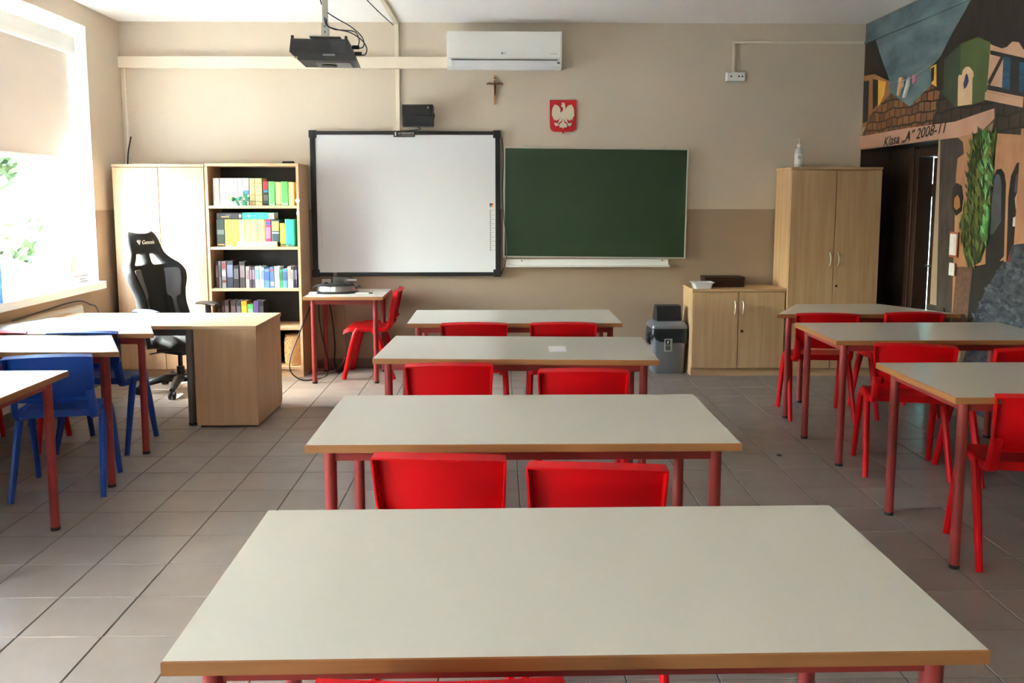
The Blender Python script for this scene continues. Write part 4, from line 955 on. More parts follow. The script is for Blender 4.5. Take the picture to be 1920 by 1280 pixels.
for x0, x1, h, c, l in S4:
    book(l, px2x(x0), px2x(x1), SH[3], h, c, [(0.0, 0.45, (210, 70, 110))] if 'purple' in l else [(0.25, 0.8, tuple(min(255, int(v * 1.35 + 18)) for v in c))])
# two books lying on top of the yellow row
def flat_book(label, x0, x1, z, th, c, spine):
    t = thing('book', label, 'book', ((x0 + x1) / 2, 7.345, z), 0, 'books in the bookcase'); w = (x1 - x0) / 2
    m = MB(); m.prism([(0.14, 0), (0.003, 0), (0, th * 0.2), (0, th * 0.8), (0.003, th), (0.14, th), (0.14, th - 0.003), (0.006, th - 0.003), (0.006, 0.003), (0.14, 0.003)], lambda y, z_: (-w, y, z_), lambda y, z_: (w, y, z_))
    ob('cover', m, cmat(c, 0.45), t); ob('pages', MB().box(-w + 0.003, w - 0.003, 0.006, 0.136, 0.003, th - 0.003), 'paper', t)
    for a, b_, q0, q1, bc in spine: ob('spine_band', MB().box(-w + a * 2 * w, -w + b_ * 2 * w, -0.001, 0.002, th * q0, th * q1), cmat(bc), t)
flat_book('black book with gold print lying flat on the second shelf row', px2x(412.5), px2x(458.6), SH[1] + .234, .054, (42, 36, 42), [(0.18, 0.5, 0.3, 0.45, (190, 160, 84)), (0.36, 0.56, 0.55, 0.8, (84, 76, 84)), (0.90, 0.98, 0.25, 0.75, (226, 200, 130))])
flat_book('teal green book lying flat on top of the lemon books', px2x(460), px2x(518.8), SH[1] + .234, .056, (62, 196, 152), [(0.82, 1.0, 0.05, 0.95, (170, 166, 160)), (0.18, 0.24, 0.3, 0.6, (220, 226, 220))])

# artificial rose lying on the top shelf
t = thing('rose', 'artificial yellow rose with green leaves lying on the top shelf', 'rose', (-2.13, 7.325, SH[0] + 0.03))
ob('stem', MB().tube(spline([(-0.12, -0.015, 0.022), (-0.02, -0.012, 0.012), (0.10, -0.01, 0.004), (0.24, -0.008, -0.018), (0.29, -0.008, -0.026)], 6), 0.0028, 6), cmat((34, 96, 62)), t, True)
ob('bloom', MB().lathe([(0.004, -0.020), (0.016, -0.012), (0.019, 0.0), (0.016, 0.012), (0.008, 0.02)], 12), cmat((240, 222, 96)), t, True, (-0.138, -0.016, 0.026), (0, R(-80), 0))
ob('sepals', MB().lathe([(0.003, -0.026), (0.017, -0.018), (0.020, -0.004)], 8, cap=False), cmat((24, 110, 80)), t, True, (-0.128, -0.016, 0.024), (0, R(-80), 0))
lfm = MB().grid([[Vector((0, -0.002, 0)), Vector((0, 0, 0.003)), Vector((0, 0.002, 0))], [Vector((0.02, -0.013, 0.004)), Vector((0.02, 0, 0.008)), Vector((0.02, 0.013, 0.004))], [Vector((0.042, -0.010, 0.002)), Vector((0.042, 0, 0.006)), Vector((0.042, 0.010, 0.002))], [Vector((0.06, -0.001, 0)), Vector((0.06, 0, 0)), Vector((0.06, 0.001, 0))]]).mesh('leaf', cmat((22, 104, 72)), True)
for lx, lz, a in ((-0.09, 0.012, -35), (-0.07, 0.012, 200), (-0.03, 0.01, 60), (-0.025, 0.012, -30), (-0.02, 0.02, -70), (-0.06, 0.0, 20), (0.0, 0.0, 150), (-0.10, 0.01, 50), (-0.02, 0.03, -100)):
    l = link('leaf', lfm, t, (lx, -0.014, lz), (R(90), R(a), 0))
# wooden pen box and yellow flower magnet on the second shelf
t = thing('pen_box', 'long pale wooden pen box lying before the lemon books', 'box', (-2.055, 7.325, SH[1]))
ob('tray', MB().box(-0.18, 0.17, -0.014, 0.014, 0.0, 0.022, bev=0.002), cmat((224, 184, 148)), t); ob('lid', MB().box(-0.175, 0.165, -0.013, 0.013, 0.0225, 0.044, bev=0.003), cmat((228, 196, 162)), t)
t = thing('flower_ornament', 'small yellow flower ornament at the end of the pen box', 'ornament', (-2.256, 7.318, SH[1] + 0.025))
for k in range(6):
    a = R(60 * k); ob('petal', MB().lathe([(0.004, -0.004), (0.011, 0), (0.004, 0.004)], 10), cmat((238, 196, 40)), t, True, (math.cos(a) * 0.013, 0, math.sin(a) * 0.013), (R(90), 0, 0))
ob('centre', MB().lathe([(0.004, -0.006), (0.009, 0), (0.004, 0.006)], 10), cmat((246, 226, 120)), t, True, (0, -0.003, 0), (R(90), 0, 0))
t = thing('key_charm', 'small silver and green charm beside the teal book', 'ornament', (-1.80, 7.322, SH[1] + 0.003))
m = MB(); m.lathe([(0.012, 0), (0.016, 0.006), (0.012, 0.012)], 10); ob('bead', m, 'steel', t, True); ob('tassel', MB().tube([(-0.02, 0, 0.012), (-0.05, 0, 0.02), (0.03, 0, 0.018)], 0.004, 6), cmat((60, 120, 90)), t, True)
t = thing('hanging_charm', 'white lace charm hanging from the edge of the bookcase', 'ornament', (-1.70, 7.288, 1.52))
ob('flower', MB().lathe([(0.006, -0.004), (0.020, 0), (0.006, 0.004)], 10), cmat((214, 206, 210)), t, True, (0, 0, 0), (R(90), 0, 0))
ob('ribbon', MB().box(-0.004, 0.004, -0.002, 0.002, -0.10, -0.01), cmat((206, 196, 196)), t); ob('bow', MB().box(-0.012, 0.012, -0.004, 0.003, -0.12, -0.09, bev=0.003), cmat((222, 216, 216)), t)
# basket on the bottom shelf
t = thing('wicker_basket', 'small woven straw basket on the bottom shelf of the bookcase', 'basket', (-1.80, 7.42, SH[4]))
prof = []
for k in range(25):
    z = k / 24 * 0.265; prof.append((0.064 + 0.010 * math.sin(z / 0.265 * math.pi) + (0.0035 if k % 2 else 0), z))
ob('woven_wall', MB().lathe(prof + [(0.058, 0.262), (0.052, 0.02)], 28), 'wicker', t, True)
ob('rim', MB().lathe([(0.060, 0.258), (0.070, 0.258), (0.072, 0.266), (0.068, 0.274), (0.060, 0.272)], 24, cap=False), 'wicker_dark', t, True)
strand = MB().box(-0.0035, 0.0035, -0.0045, 0.0025, -0.014, 0.014, bev=0.001).mesh('strand', 'wicker')
for i in range(9):
    for k in range(18):
        a = 2 * math.pi * (k + 0.5 * (i % 2)) / 18
        if math.sin(a) > 0.35: continue
        z = 0.02 + i * 0.029; r = 0.067 + 0.010 * math.sin(z / 0.265 * math.pi)
        link('strand', strand, t, (math.cos(a) * r, math.sin(a) * r, z), (0, R(38 if i % 2 else -38), a + R(90)))
t = thing('document_box', 'dark grey box behind the basket on the bottom shelf', 'box', (-2.06, 7.50, SH[4]))
ob('box_body', MB().box(-0.16, 0.13, -0.09, 0.13, 0, 0.24, bev=0.004), cmat((40, 38, 40)), t); ob('box_lid', MB().box(-0.162, 0.132, -0.092, 0.132, 0.241, 0.262, bev=0.004), cmat((48, 44, 46)), t)
t = thing('remote_control', 'black remote control on top of the bookcase', 'remote', (-1.80, 7.42, 1.833), R(8))
ob('case', MB().box(-0.05, 0.05, -0.02, 0.02, 0, 0.02, bev=0.005), 'black', t, True)
for k in range(5): ob('button', MB().box(-0.04 + k * 0.018, -0.03 + k * 0.018, -0.006, 0.006, 0.0195, 0.0225), 'grey_fabric', t)
tag(ob('folded_sheet', MB().box(-3.13, -2.72, 7.42, 7.60, 1.8255, 1.834, bev=0.002), 'paper'), 'folded white sheet lying on the tall corner cupboard', 'paper')

# ================================================================ FRONT WALL
# whiteboard
t = thing('whiteboard', 'large interactive whiteboard with black frame on the front wall', 'whiteboard', (-0.826, YF, 0))
wx0, wx1, wz0, wz1 = -0.838, 0.838, 0.845, 2.128
ob('board', MB().box(wx0 + 0.03, wx1 - 0.03, -0.045, -0.005, wz0 + 0.02, wz1 - 0.02), 'whiteboard', t)
for a in ((wx0, wx1, wz1 - 0.032, wz1), (wx0, wx1, wz0, wz0 + 0.034)): ob('frame_bar', MB().box(a[0], a[1], -0.056, -0.002, a[2], a[3], bev=0.004), 'black', t)
for a in ((wx0, wx0 + 0.048), (wx1 - 0.04, wx1)): ob('frame_bar', MB().box(a[0], a[1], -0.056, -0.002, wz0 + 0.034, wz1 - 0.032, bev=0.004), 'black', t)
for x in (wx0, wx1):
    for z in (wz0, wz1):
        ob('frame_corner', MB().box(x - 0.008 if x < 0 else x - 0.06, x + 0.06 if x < 0 else x + 0.008, -0.060, -0.001, z - 0.008 if z < 1 else z - 0.06, z + 0.06 if z < 1 else z + 0.008, bev=0.006), 'black', t)
lp = ob('logo_plate', MB().box(-0.098, 0.090, -0.064, -0.055, wz1 - 0.052, wz1 + 0.002, bev=0.003), 'black', t)
text('logo_lettering', 'INTERWRITE', 0.026, 'text_light', lp, (0.012, -0.0648, wz1 - 0.022), FACE, 0.0006, width=0.135)
ob('logo_mark', MB().box(-0.086, -0.074, -0.0655, -0.063, wz1 - 0.042, wz1 - 0.008, bev=0.001), 'text_light', lp)
ob('logo_line', MB().box(-0.052, 0.078, -0.0652, -0.063, wz1 - 0.043, wz1 - 0.039), cmat((150, 146, 138)), lp)
bm_ = MB().lathe([(0.006, 0), (0.006, 0.001)], 10).mesh('menu_icon', cmat((110, 112, 116)))
for k in range(19):
    link('menu_icon', bm_, t, (wx1 - 0.085, -0.0451, 1.43 - k * 0.0195), FACE)
    link('menu_icon', bm_, t, (wx0 + 0.085, -0.0451, 1.44 - k * 0.0185), FACE).scale = (0.5, 0.5, 1)
    if k % 2 == 0: ob('menu_caption', MB().box(wx1 - 0.072, wx1 - 0.055 + 0.004 * (k % 5), -0.0458, -0.0448, 1.428 - k * 0.0195, 1.431 - k * 0.0195), cmat((150, 152, 156)), t)
for k, c in enumerate(((30, 30, 34), (220, 60, 50), (40, 150, 160), (240, 180, 60))):
    ob('colour_dot', MB().lathe([(0.010, 0), (0.010, 0.001)], 10), cmat(c), t, False, (wx1 - 0.075 + (0.007 if k in (1, 3) else -0.007), -0.0452, 1.478 + (0.008 if k < 2 else -0.008)), FACE)
ob('clip', MB().box(-0.655, -0.625, -0.060, -0.054, wz0 - 0.002, wz0 + 0.034), 'grey_metal', t)
# chalkboard, hanging very slightly askew
t = thing('chalkboard', 'green chalkboard with a pale metal edge right of the whiteboard', 'chalkboard', (0.868, YF, 1.494)); t.rotation_euler = (0, R(0.55), 0)
cw, chh = 0.823, 0.490
ob('writing_surface', MB().box(-cw + 0.006, cw - 0.006, -0.034, -0.006, -chh + 0.006, chh - 0.006), 'chalkboard', t)
for a in ((-cw, cw, chh - 0.011, chh), (-cw, cw, -chh, -chh + 0.013), (-cw, -cw + 0.013, -chh + 0.013, chh - 0.011), (cw - 0.013, cw, -chh + 0.013, chh - 0.011)):
    ob('edge_trim', MB().box(a[0], a[1], -0.040, -0.004, a[2], a[3], bev=0.002), 'alu', t)
for x in (-0.62, 0.62): ob('hook', MB().tube([(x - 0.02, -0.012, chh + 0.02), (x, -0.014, chh + 0.022), (x + 0.004, -0.012, chh)], 0.005, 6), 'light_metal', t, True)
tr = thing('chalk_tray', 'white sheet metal chalk tray below the chalkboard', 'tray', (0.80, YF, 0.962))
ob('ledge', MB().prism([(0.0, 0.030), (-0.006, 0.030), (-0.020, -0.012), (-0.075, -0.028), (-0.080, -0.018), (-0.084, -0.020), (-0.078, -0.036), (0.0, -0.030)], lambda y, z: (-0.735, y, z), lambda y, z: (0.735, y, z)), 'white_plastic', tr)
for x in (-0.59, 0.68): ob('screw', MB().lathe([(0.006, 0), (0.004, 0.003)], 8), 'bronze', tr, False, (x, -0.012, 0.018), FACE)
# air conditioner
t = thing('air_conditioner', 'white wall mounted air conditioner below the ceiling', 'air conditioner', (0.052, YF, 2.645))
ob('housing', MB().prism([(0, 0.015), (-0.12, 0.0), (-0.175, 0.03), (-0.198, 0.085), (-0.205, 0.16), (-0.205, 0.30), (-0.19, 0.316), (0, 0.318)], lambda y, z: (-0.494, y, z), lambda y, z: (0.494, y, z)), 'white_plastic', t)
ob('front_panel', MB().box(-0.484, 0.484, -0.211, -0.200, 0.09, 0.312, bev=0.004), 'white_plastic', t)
ob('louvre', MB().prism([(-0.203, 0.070), (-0.198, 0.073), (-0.150, 0.010), (-0.156, 0.006)], lambda y, z: (-0.452, y, z), lambda y, z: (0.452, y, z)), cmat((224, 226, 230), 0.35), t)
ob('air_slot', MB().box(-0.455, 0.46, -0.2035, -0.19, 0.074, 0.079), 'black', t)
ob('louvre_pivot', MB().box(0.455, 0.478, -0.195, -0.17, 0.045, 0.06, bev=0.003), 'grey_metal', t)
ob('logo_disc', MB().lathe([(0.008, 0), (0.008, 0.001)], 16), cmat((120, 120, 124)), t, False, (-0.018, -0.2112, 0.130), FACE)
text('logo_lettering', 'LG', 0.020, cmat((130, 130, 134)), t, (0.006, -0.2115, 0.130), FACE, 0.0004)
text('model_lettering', 'INVERTER V', 0.012, cmat((120, 120, 124)), t, (0.427, -0.2115, 0.124), FACE, 0.0004, width=0.066)
# trunking
def trunk(name, label, *a, m='ivory', cat='trunking'): return tag(ob(name, MB().box(*a, bev=0.003), m), label, cat)
trunk('cable_trunking', 'wide beige cable trunking running along the front wall to the air conditioner', XL + 0.001, -0.445, YF - 0.055, YF, 2.668, 2.768)
trunk('cable_trunking', 'slim beige cable trunking coming down the wall to the whiteboard', -0.906, -0.870, YF - 0.022, YF, 2.132, 2.667)
trunk('cable_trunking', 'slim beige cable trunking between ceiling and wide trunking', -0.906, -0.870, YF - 0.022, YF, 2.769, ZC)
trunk('cable_trunking', 'slim beige cable trunking running along the ceiling towards the projector', -0.906, -0.870, 3.6, YF - 0.022, ZC - 0.022, ZC)
trunk('cable_trunking', 'thin beige conduit in the corner above the tall cupboard', XL + 0.03, XL + 0.05, YF - 0.018, YF, 1.9, 2.667)
trunk('cable_trunking', 'slim trunking at the wall under the small table', -1.475 + 0.0, -1.395, YF - 0.022, YF, 0.09, 0.735, m=M['wall'])
t = thing('wall_conduit', 'beige angled conduit leading to the wall socket high on the right', 'conduit', (2.083, YF, 2.645))
ob('upright', MB().box(-0.011, 0.011, -0.016, 0, 0, 0.250, bev=0.003), 'ivory', t); ob('crosspiece', MB().box(-0.011, XR - 2.083 - 0.001, -0.016, 0, 0.2505, 0.274, bev=0.003), 'ivory', t)
t = thing('wall_socket', 'white double wall socket with dark inserts high on the right', 'socket', (2.095, YF, 2.607))
ob('box', MB().box(-0.082, 0.082, -0.045, 0, -0.038, 0.038, bev=0.004), 'white_plastic', t)
for x in (-0.040, 0.040): ob('cover', MB().box(x - 0.036, x + 0.036, -0.049, -0.044, -0.034, 0.034, bev=0.002), 'white_plastic', t)
for x, c in ((-0.042, (96, 26, 24)), (0.026, (40, 38, 36)), (0.056, (40, 38, 36))): ob('insert', MB().box(x - 0.006, x + 0.006, -0.0505, -0.048, -0.007, 0.007), cmat(c), t)
# loudspeaker
t = thing('loudspeaker', 'black loudspeaker box mounted above the whiteboard', 'loudspeaker', (-0.70, YF, 2.155))
ob('cabinet', MB().prism([(-0.02, 0.02), (-0.13, 0.0), (-0.17, 0.012), (-0.185, 0.085), (-0.185, 0.18), (-0.17, 0.192), (-0.03, 0.185)], lambda y, z: (-0.132, y, z), lambda y, z: (0.132, y, z)), 'black', t)
ob('grille', MB().box(-0.125, 0.125, -0.191, -0.184, 0.092, 0.178, bev=0.004), 'black_matt', t)
ob('lower_grille', MB().prism([(-0.175, 0.010), (-0.190, 0.085), (-0.187, 0.086), (-0.171, 0.010)], lambda y, z: (-0.112, y, z), lambda y, z: (0.112, y, z)), 'black_matt', t)
ob('badge', MB().box(0.085, 0.10, -0.1925, -0.190, 0.155, 0.172), cmat((150, 150, 150)), t)
ob('bracket', MB().box(-0.03, 0.03, -0.03, 0, 0.05, 0.15), 'grey_metal', t); ob('side_knob', MB().lathe([(0.02, 0), (0.02, 0.012)], 12), 'black', t, False, (0.132, -0.12, 0.10), (0, R(90), 0))
ob('cable', MB().tube(spline([(-0.02, -0.12, 0.006), (0.02, -0.10, -0.01), (-0.06, -0.07, -0.022), (-0.14, -0.062, -0.027)], 5), 0.0035, 6), 'cable', t, True)
# crucifix
t = thing('crucifix', 'small wooden crucifix with a dark figure below the air conditioner', 'crucifix', (-0.030, YF, 2.49))
ob('upright', MB().box(-0.010, 0.010, -0.018, -0.004, -0.127, 0.128, bev=0.002), 'cross_wood', t); ob('crossbar', MB().box(-0.074, 0.074, -0.020, -0.006, 0.046, 0.060, bev=0.003), 'cross_dark', t)
m = MB(); m.tube([(0, -0.022, 0.055), (0.001, -0.024, 0.03), (0.001, -0.023, 0.0), (0.0, -0.023, -0.028), (0, -0.022, -0.05)], [0.006, 0.009, 0.007, 0.006, 0.003], 8)
m.tube([(-0.055, -0.023, 0.062), (-0.03, -0.023, 0.056), (0, -0.024, 0.048), (0.03, -0.023, 0.056), (0.055, -0.023, 0.062)], 0.003, 6); m.lathe([(0.002, -0.008), (0.007, 0), (0.005, 0.007), (0.001, 0.01)], 8, (0, -0.026, 0.068))
ob('figure', m, 'bronze', t, True); ob('name_plate', MB().box(-0.008, 0.008, -0.020, -0.017, 0.098, 0.108), 'bronze', t)
# coat of arms
t = thing('coat_of_arms', 'red shield with a crowned white eagle in relief', 'emblem', (0.573, YF, 2.258))
K = 0.000322
E_ = lambda p, d0, d1, mn=False: MB().prism([(((1594 - x) if mn else x) - 797, 700 - y) for x, y in p], lambda x, z: (x * K, d0, z * K), lambda x, z: (x * K, d1, z * K))
sh_ = [(432, 250), (1162, 250), (1162, 980), (1140, 1050), (1075, 1100), (860, 1108), (830, 1125), (803, 1160), (775, 1125), (745, 1108), (545, 1108), (480, 1060), (445, 990)]
ob('shield', E_(sh_, -0.016, 0), 'emblem_red', t)
wing = [(735, 590), (722, 560), (722, 500), (692, 435), (640, 392), (560, 372), (545, 398), (552, 412), (520, 425), (528, 448), (497, 470), (508, 498), (484, 535), (500, 560), (482, 598), (500, 622), (478, 650), (502, 660), (478, 684), (515, 690), (512, 720), (540, 712), (515, 762), (552, 748), (542, 806), (585, 770), (610, 820), (640, 780), (672, 790), (700, 740), (742, 690), (780, 660), (780, 590)]
body = [(775, 560), (800, 500), (790, 460), (765, 432), (742, 424), (734, 406), (758, 398), (765, 366), (800, 348), (842, 366), (856, 430), (866, 500), (884, 580), (862, 660), (832, 760), (797, 810), (765, 760), (735, 660), (735, 590)]
crown = [(750, 322), (772, 344), (797, 308), (822, 344), (848, 328), (838, 364), (762, 364)]
tail = [(797, 760), (822, 800), (828, 858), (862, 868), (900, 908), (905, 975), (880, 998), (828, 988), (797, 1036), (766, 988), (714, 998), (694, 962), (700, 906), (735, 868), (766, 858), (772, 800)]
leg_ = [(822, 690), (862, 688), (902, 790), (916, 830), (950, 888), (985, 872), (1036, 868), (1030, 918), (1012, 930), (990, 972), (968, 940), (935, 945), (910, 938), (935, 905), (890, 850), (842, 822)]
for p, d, n in ((wing, 0.024, 'wing'), (leg_, 0.027, 'talon')):
    ob(n, E_(p, -d, -0.0155), 'emblem_white', t); ob(n, E_(p, -d, -0.0155, True), 'emblem_white', t)
ob('body', E_(body, -0.029, -0.0155), 'emblem_white', t); ob('crown', E_(crown, -0.026, -0.0155), 'emblem_white', t); ob('tail', E_(tail, -0.025, -0.0155), 'emblem_white', t)
fb = MB().box(-0.0015, 0.0015, -0.0275, -0.0235, -0.030, 0.030, bev=0.0005).mesh('feather', 'emblem_white')
for mir in (1, -1):
    for k in range(7):
        a = R(20 + k * 14); r = 165 * K
        link('feather', fb, t, (mir * (-(60 * K) - r * math.cos(a - 0.5) * 1.0), 0, 0.020 - r * math.sin(a - 0.5) * 0.55), (0, mir * (a - R(65)), 0))
# wall plugs below the whiteboard
t = thing('wall_socket', 'white wall socket with black plug below the whiteboard', 'socket', (-1.555, YF, 0.775))
ob('plate', MB().box(-0.04, 0.04, -0.012, 0, -0.04, 0.04, bev=0.004), 'white_plastic', t); ob('plug', MB().lathe([(0.026, 0), (0.026, 0.03), (0.018, 0.035)], 14), 'black', t, True, (0, -0.012, -0.012), FACE)
t = thing('junction_box', 'grey connection box with two white cable plugs below the whiteboard', 'box', (-1.39, YF, 0.800))
ob('casing', MB().box(-0.10, 0.07, -0.06, 0, -0.06, 0.036, bev=0.004), 'grey_metal', t)
for z in (-0.032, 0.012): ob('plug', MB().box(0.03, 0.115, -0.075, -0.055, z - 0.008, z + 0.008, bev=0.003), 'white_plastic', t)
for x, z in ((0.0, -0.01), (-0.03, -0.014)): ob('screw', MB().lathe([(0.005, 0), (0.005, 0.002)], 8), 'black', t, False, (x, -0.06, z), FACE)

# ================================================================ PROJECTOR
t = thing('projector', 'dark grey projector hanging from a ceiling pole', 'projector', (-1.10, 5.60, 2.40)); t.rotation_euler = (0, 0, R(4))
pb = MB(); pb.prism([(-0.205, 0.045), (-0.15, -0.005), (0.205, -0.005), (0.155, 0.125), (-0.195, 0.125)], lambda x, z: (x, -0.15, z), lambda x, z: (x, 0.15, z)); ob('body', pb, cmat((58, 58, 60), 0.55), t)
ob('front_face', MB().box(-0.19, 0.145, -0.156, -0.149, 0.04, 0.118, bev=0.003), cmat((66, 66, 68), 0.55), t)
for k in range(6): ob('vent_slot', MB().box(-0.17, 0.05, -0.1575, -0.155, 0.048 + k * 0.011, 0.052 + k * 0.011), 'black', t)
ob('lens_recess', MB().box(-0.06, 0.16, -0.1, 0.12, -0.012, -0.0045, bev=0.002), cmat((120, 116, 116)), t); ob('lens', MB().lathe([(0.05, -0.02), (0.045, 0.0)], 20), 'black', t, True, (0.02, 0.0, 0.0))
ob('badge', MB().box(0.0, 0.075, -0.158, -0.1555, 0.022, 0.034), cmat((150, 150, 148)), t); ob('indicator', MB().box(-0.175, -0.155, -0.154, -0.149, 0.004, 0.016), cmat((180, 170, 110)), t)
for x in (-0.19, 0.14): ob('mount_foot', MB().box(x - 0.008, x + 0.008, -0.12, -0.10, 0.125, 0.150), 'black', t)
ob('mount_plate', MB().box(-0.09, 0.10, -0.10, 0.10, 0.148, 0.154), 'light_metal', t); ob('mount_spider', MB().box(-0.05, 0.06, -0.03, 0.03, 0.1545, 0.165), 'light_metal', t)
po = ob('pole', MB().box(-0.017, 0.017, -0.017, 0.017, 0.165, ZC - 2.40, bev=0.003), 'light_metal', t)
ob('pole_bracket', MB().box(-0.024, 0.024, -0.024, 0.024, 0.166, 0.245, bev=0.003), 'light_metal', t); ob('ceiling_plate', MB().box(-0.06, 0.06, -0.06, 0.06, ZC - 2.40 - 0.008, ZC - 2.40), 'light_metal', t)
for z in (0.19, 0.225): ob('bolt', MB().lathe([(0.006, 0), (0.006, 0.006)], 8), 'grey_metal', t, False, (0.0, -0.024, z), FACE)
for x, z in ((0.190, 0.095), (0.205, 0.055)): ob('plug', MB().box(x - 0.02, x + 0.025, -0.05, -0.03, z - 0.012, z + 0.012, bev=0.003), 'black', t)
for k, pth in enumerate(([(0.018, -0.02, 0.31), (0.08, -0.03, 0.27), (0.16, -0.04, 0.225), (0.225, -0.04, 0.17), (0.245, -0.04, 0.125), (0.235, -0.04, 0.095), (0.205, -0.04, 0.09)],
                         [(0.0, -0.022, 0.28), (0.01, -0.028, 0.235), (0.06, -0.035, 0.205), (0.12, -0.04, 0.20), (0.19, -0.04, 0.19), (0.215, -0.04, 0.14), (0.205, -0.04, 0.10)],
                         [(0.01, -0.022, 0.27), (0.02, -0.028, 0.225), (0.08, -0.04, 0.203), (0.16, -0.045, 0.185), (0.23, -0.045, 0.14), (0.262, -0.045, 0.09), (0.25, -0.04, 0.05), (0.225, -0.04, 0.05)],
                         [(-0.018, -0.02, 0.36), (-0.03, -0.022, 0.42), (-0.034, -0.02, 0.55), (-0.02, -0.015, ZC - 2.41)])):
    ob('cable', MB().tube(spline(pth, 6), 0.0038, 6), 'cable_blue', t, True)


# ================================================================ SMALL THINGS
# device on the small table
t = thing('document_camera', 'flat rounded silver device with black cable on the small table', 'device', (-1.385, 7.30, 0.735))
def ell(a, b, z): return [(a * math.cos(2 * math.pi * k / 28), b * math.sin(2 * math.pi * k / 28), z) for k in range(28)]
m = MB().grid([ell(0.165, 0.10, 0.012), ell(0.172, 0.106, 0.02), ell(0.168, 0.103, 0.058), ell(0.155, 0.094, 0.062), ell(0.001, 0.001, 0.063)], closed=True); ob('shell', m, 'steel', t, True)
ob('base', MB().grid([ell(0.001, 0.001, 0.0), ell(0.19, 0.115, 0.0), ell(0.195, 0.118, 0.006), ell(0.17, 0.105, 0.012), ell(0.001, 0.001, 0.0125)], closed=True), 'black', t, True)
ob('top_pad', MB().grid([ell(0.150, 0.09, 0.0632), ell(0.150, 0.09, 0.07), ell(0.14, 0.08, 0.074), ell(0.001, 0.001, 0.075)], closed=True), 'black_matt', t, True)
ob('cable', MB().tube(spline([(0.13, -0.05, 0.075), (0.02, -0.095, 0.082), (-0.13, -0.09, 0.078), (-0.20, -0.03, 0.045), (-0.19, 0.03, 0.012), (-0.12, 0.125, 0.008)], 6), 0.005, 6), 'cable', t, True)
ob('side_plug', MB().tube([(0.16, -0.03, 0.05), (0.20, -0.04, 0.06)], 0.012, 8), 'black', t, True)
t = thing('stylus_pen', 'thin grey stylus lying right of the silver device', 'pen', (-1.15, 7.22, 0.741), R(-10)); ob('barrel', MB().tube([(-0.07, 0, 0), (0.05, 0, 0)], [0.004, 0.005], 8), 'light_metal', t, True); ob('grip', MB().tube([(0.05, 0, 0), (0.085, 0, 0)], 0.006, 8), 'black', t, True)
t = thing('adapter_plug', 'small white adapter at the left end of the small table', 'adapter', (-1.565, 7.20, 0.735)); ob('casing', MB().box(-0.03, 0.03, -0.02, 0.02, 0, 0.018, bev=0.004), 'white_plastic', t); ob('prongs', MB().box(-0.042, -0.03, -0.012, 0.012, 0.006, 0.012), 'light_metal', t)
tag(ob('power_cable', MB().tube(spline([(-1.60, 7.62, 0.72), (-1.60, 7.55, 0.55), (-1.57, 7.5, 0.35), (-1.52, 7.5, 0.12), (-1.50, 7.35, 0.008), (-1.56, 7.18, 0.007), (-1.66, 7.09, 0.02), (-1.74, 7.05, 0.10), (-1.745, 7.08, 0.22), (-1.70, 7.18, 0.38), (-1.668, 7.30, 0.50), (-1.668, 7.55, 0.60)], 7), 0.0055, 6), 'cable', None, True), 'black power cable looping down beside the bookcase onto the floor', 'cable')
tag(ob('power_cable', MB().tube(spline([(-1.55, 7.64, 0.74), (-1.50, 7.62, 0.5), (-1.47, 7.58, 0.25), (-1.46, 7.5, 0.1), (-1.42, 7.45, 0.008), (-1.40, 7.60, 0.008)], 7), 0.006, 6), 'cable', None, True), 'black cable hanging straight down behind the small table', 'cable')
tag(ob('network_cable', MB().tube(spline([(-1.40, 7.668, 0.10), (-1.43, 7.60, 0.03), (-1.50, 7.50, 0.006), (-1.60, 7.46, 0.006), (-1.66, 7.45, 0.006)], 6), 0.004, 6), 'cable_white', None, True), 'thin white cable lying on the floor under the small table', 'cable')
tag(ob('board_cable', MB().tube(spline([(0.03, 7.685, 2.08), (0.045, 7.68, 1.9), (0.035, 7.68, 1.6), (0.05, 7.65, 1.35), (0.075, 7.645, 1.1), (0.06, 7.60, 0.96), (0.03, 7.68, 0.88), (0.02, 7.69, 0.86)], 6), 0.004, 6), 'cable', None, True), 'thin black cable hanging between whiteboard and chalkboard', 'cable')
tag(ob('antenna_cable', MB().tube(spline([(XL + 0.045, 7.64, 1.826), (XL + 0.05, 7.66, 1.95), (XL + 0.07, 7.68, 2.08)], 4), 0.006, 6), 'cable', None, True), 'short black cable end sticking up behind the corner cupboard', 'cable')
tag(ob('ceiling_cable', MB().tube(spline([(-1.10, 5.66, ZC - 0.006), (-1.03, 6.4, ZC - 0.02), (-0.97, 7.1, ZC - 0.03), (-0.915, 7.66, ZC - 0.03)], 6), 0.0045, 6), 'cable', None, True), 'thin dark cable sagging below the ceiling next to the trunking', 'cable')
# sheet on the third table
tag(ob('paper_sheet', MB().box(-0.047, 0.047, -0.085, 0.085, 0, 0.0012), 'paper', None, False, (0.312, 4.485, 0.7455), (0, 0, R(-2))), 'small white sheet of paper on the middle row table', 'paper')
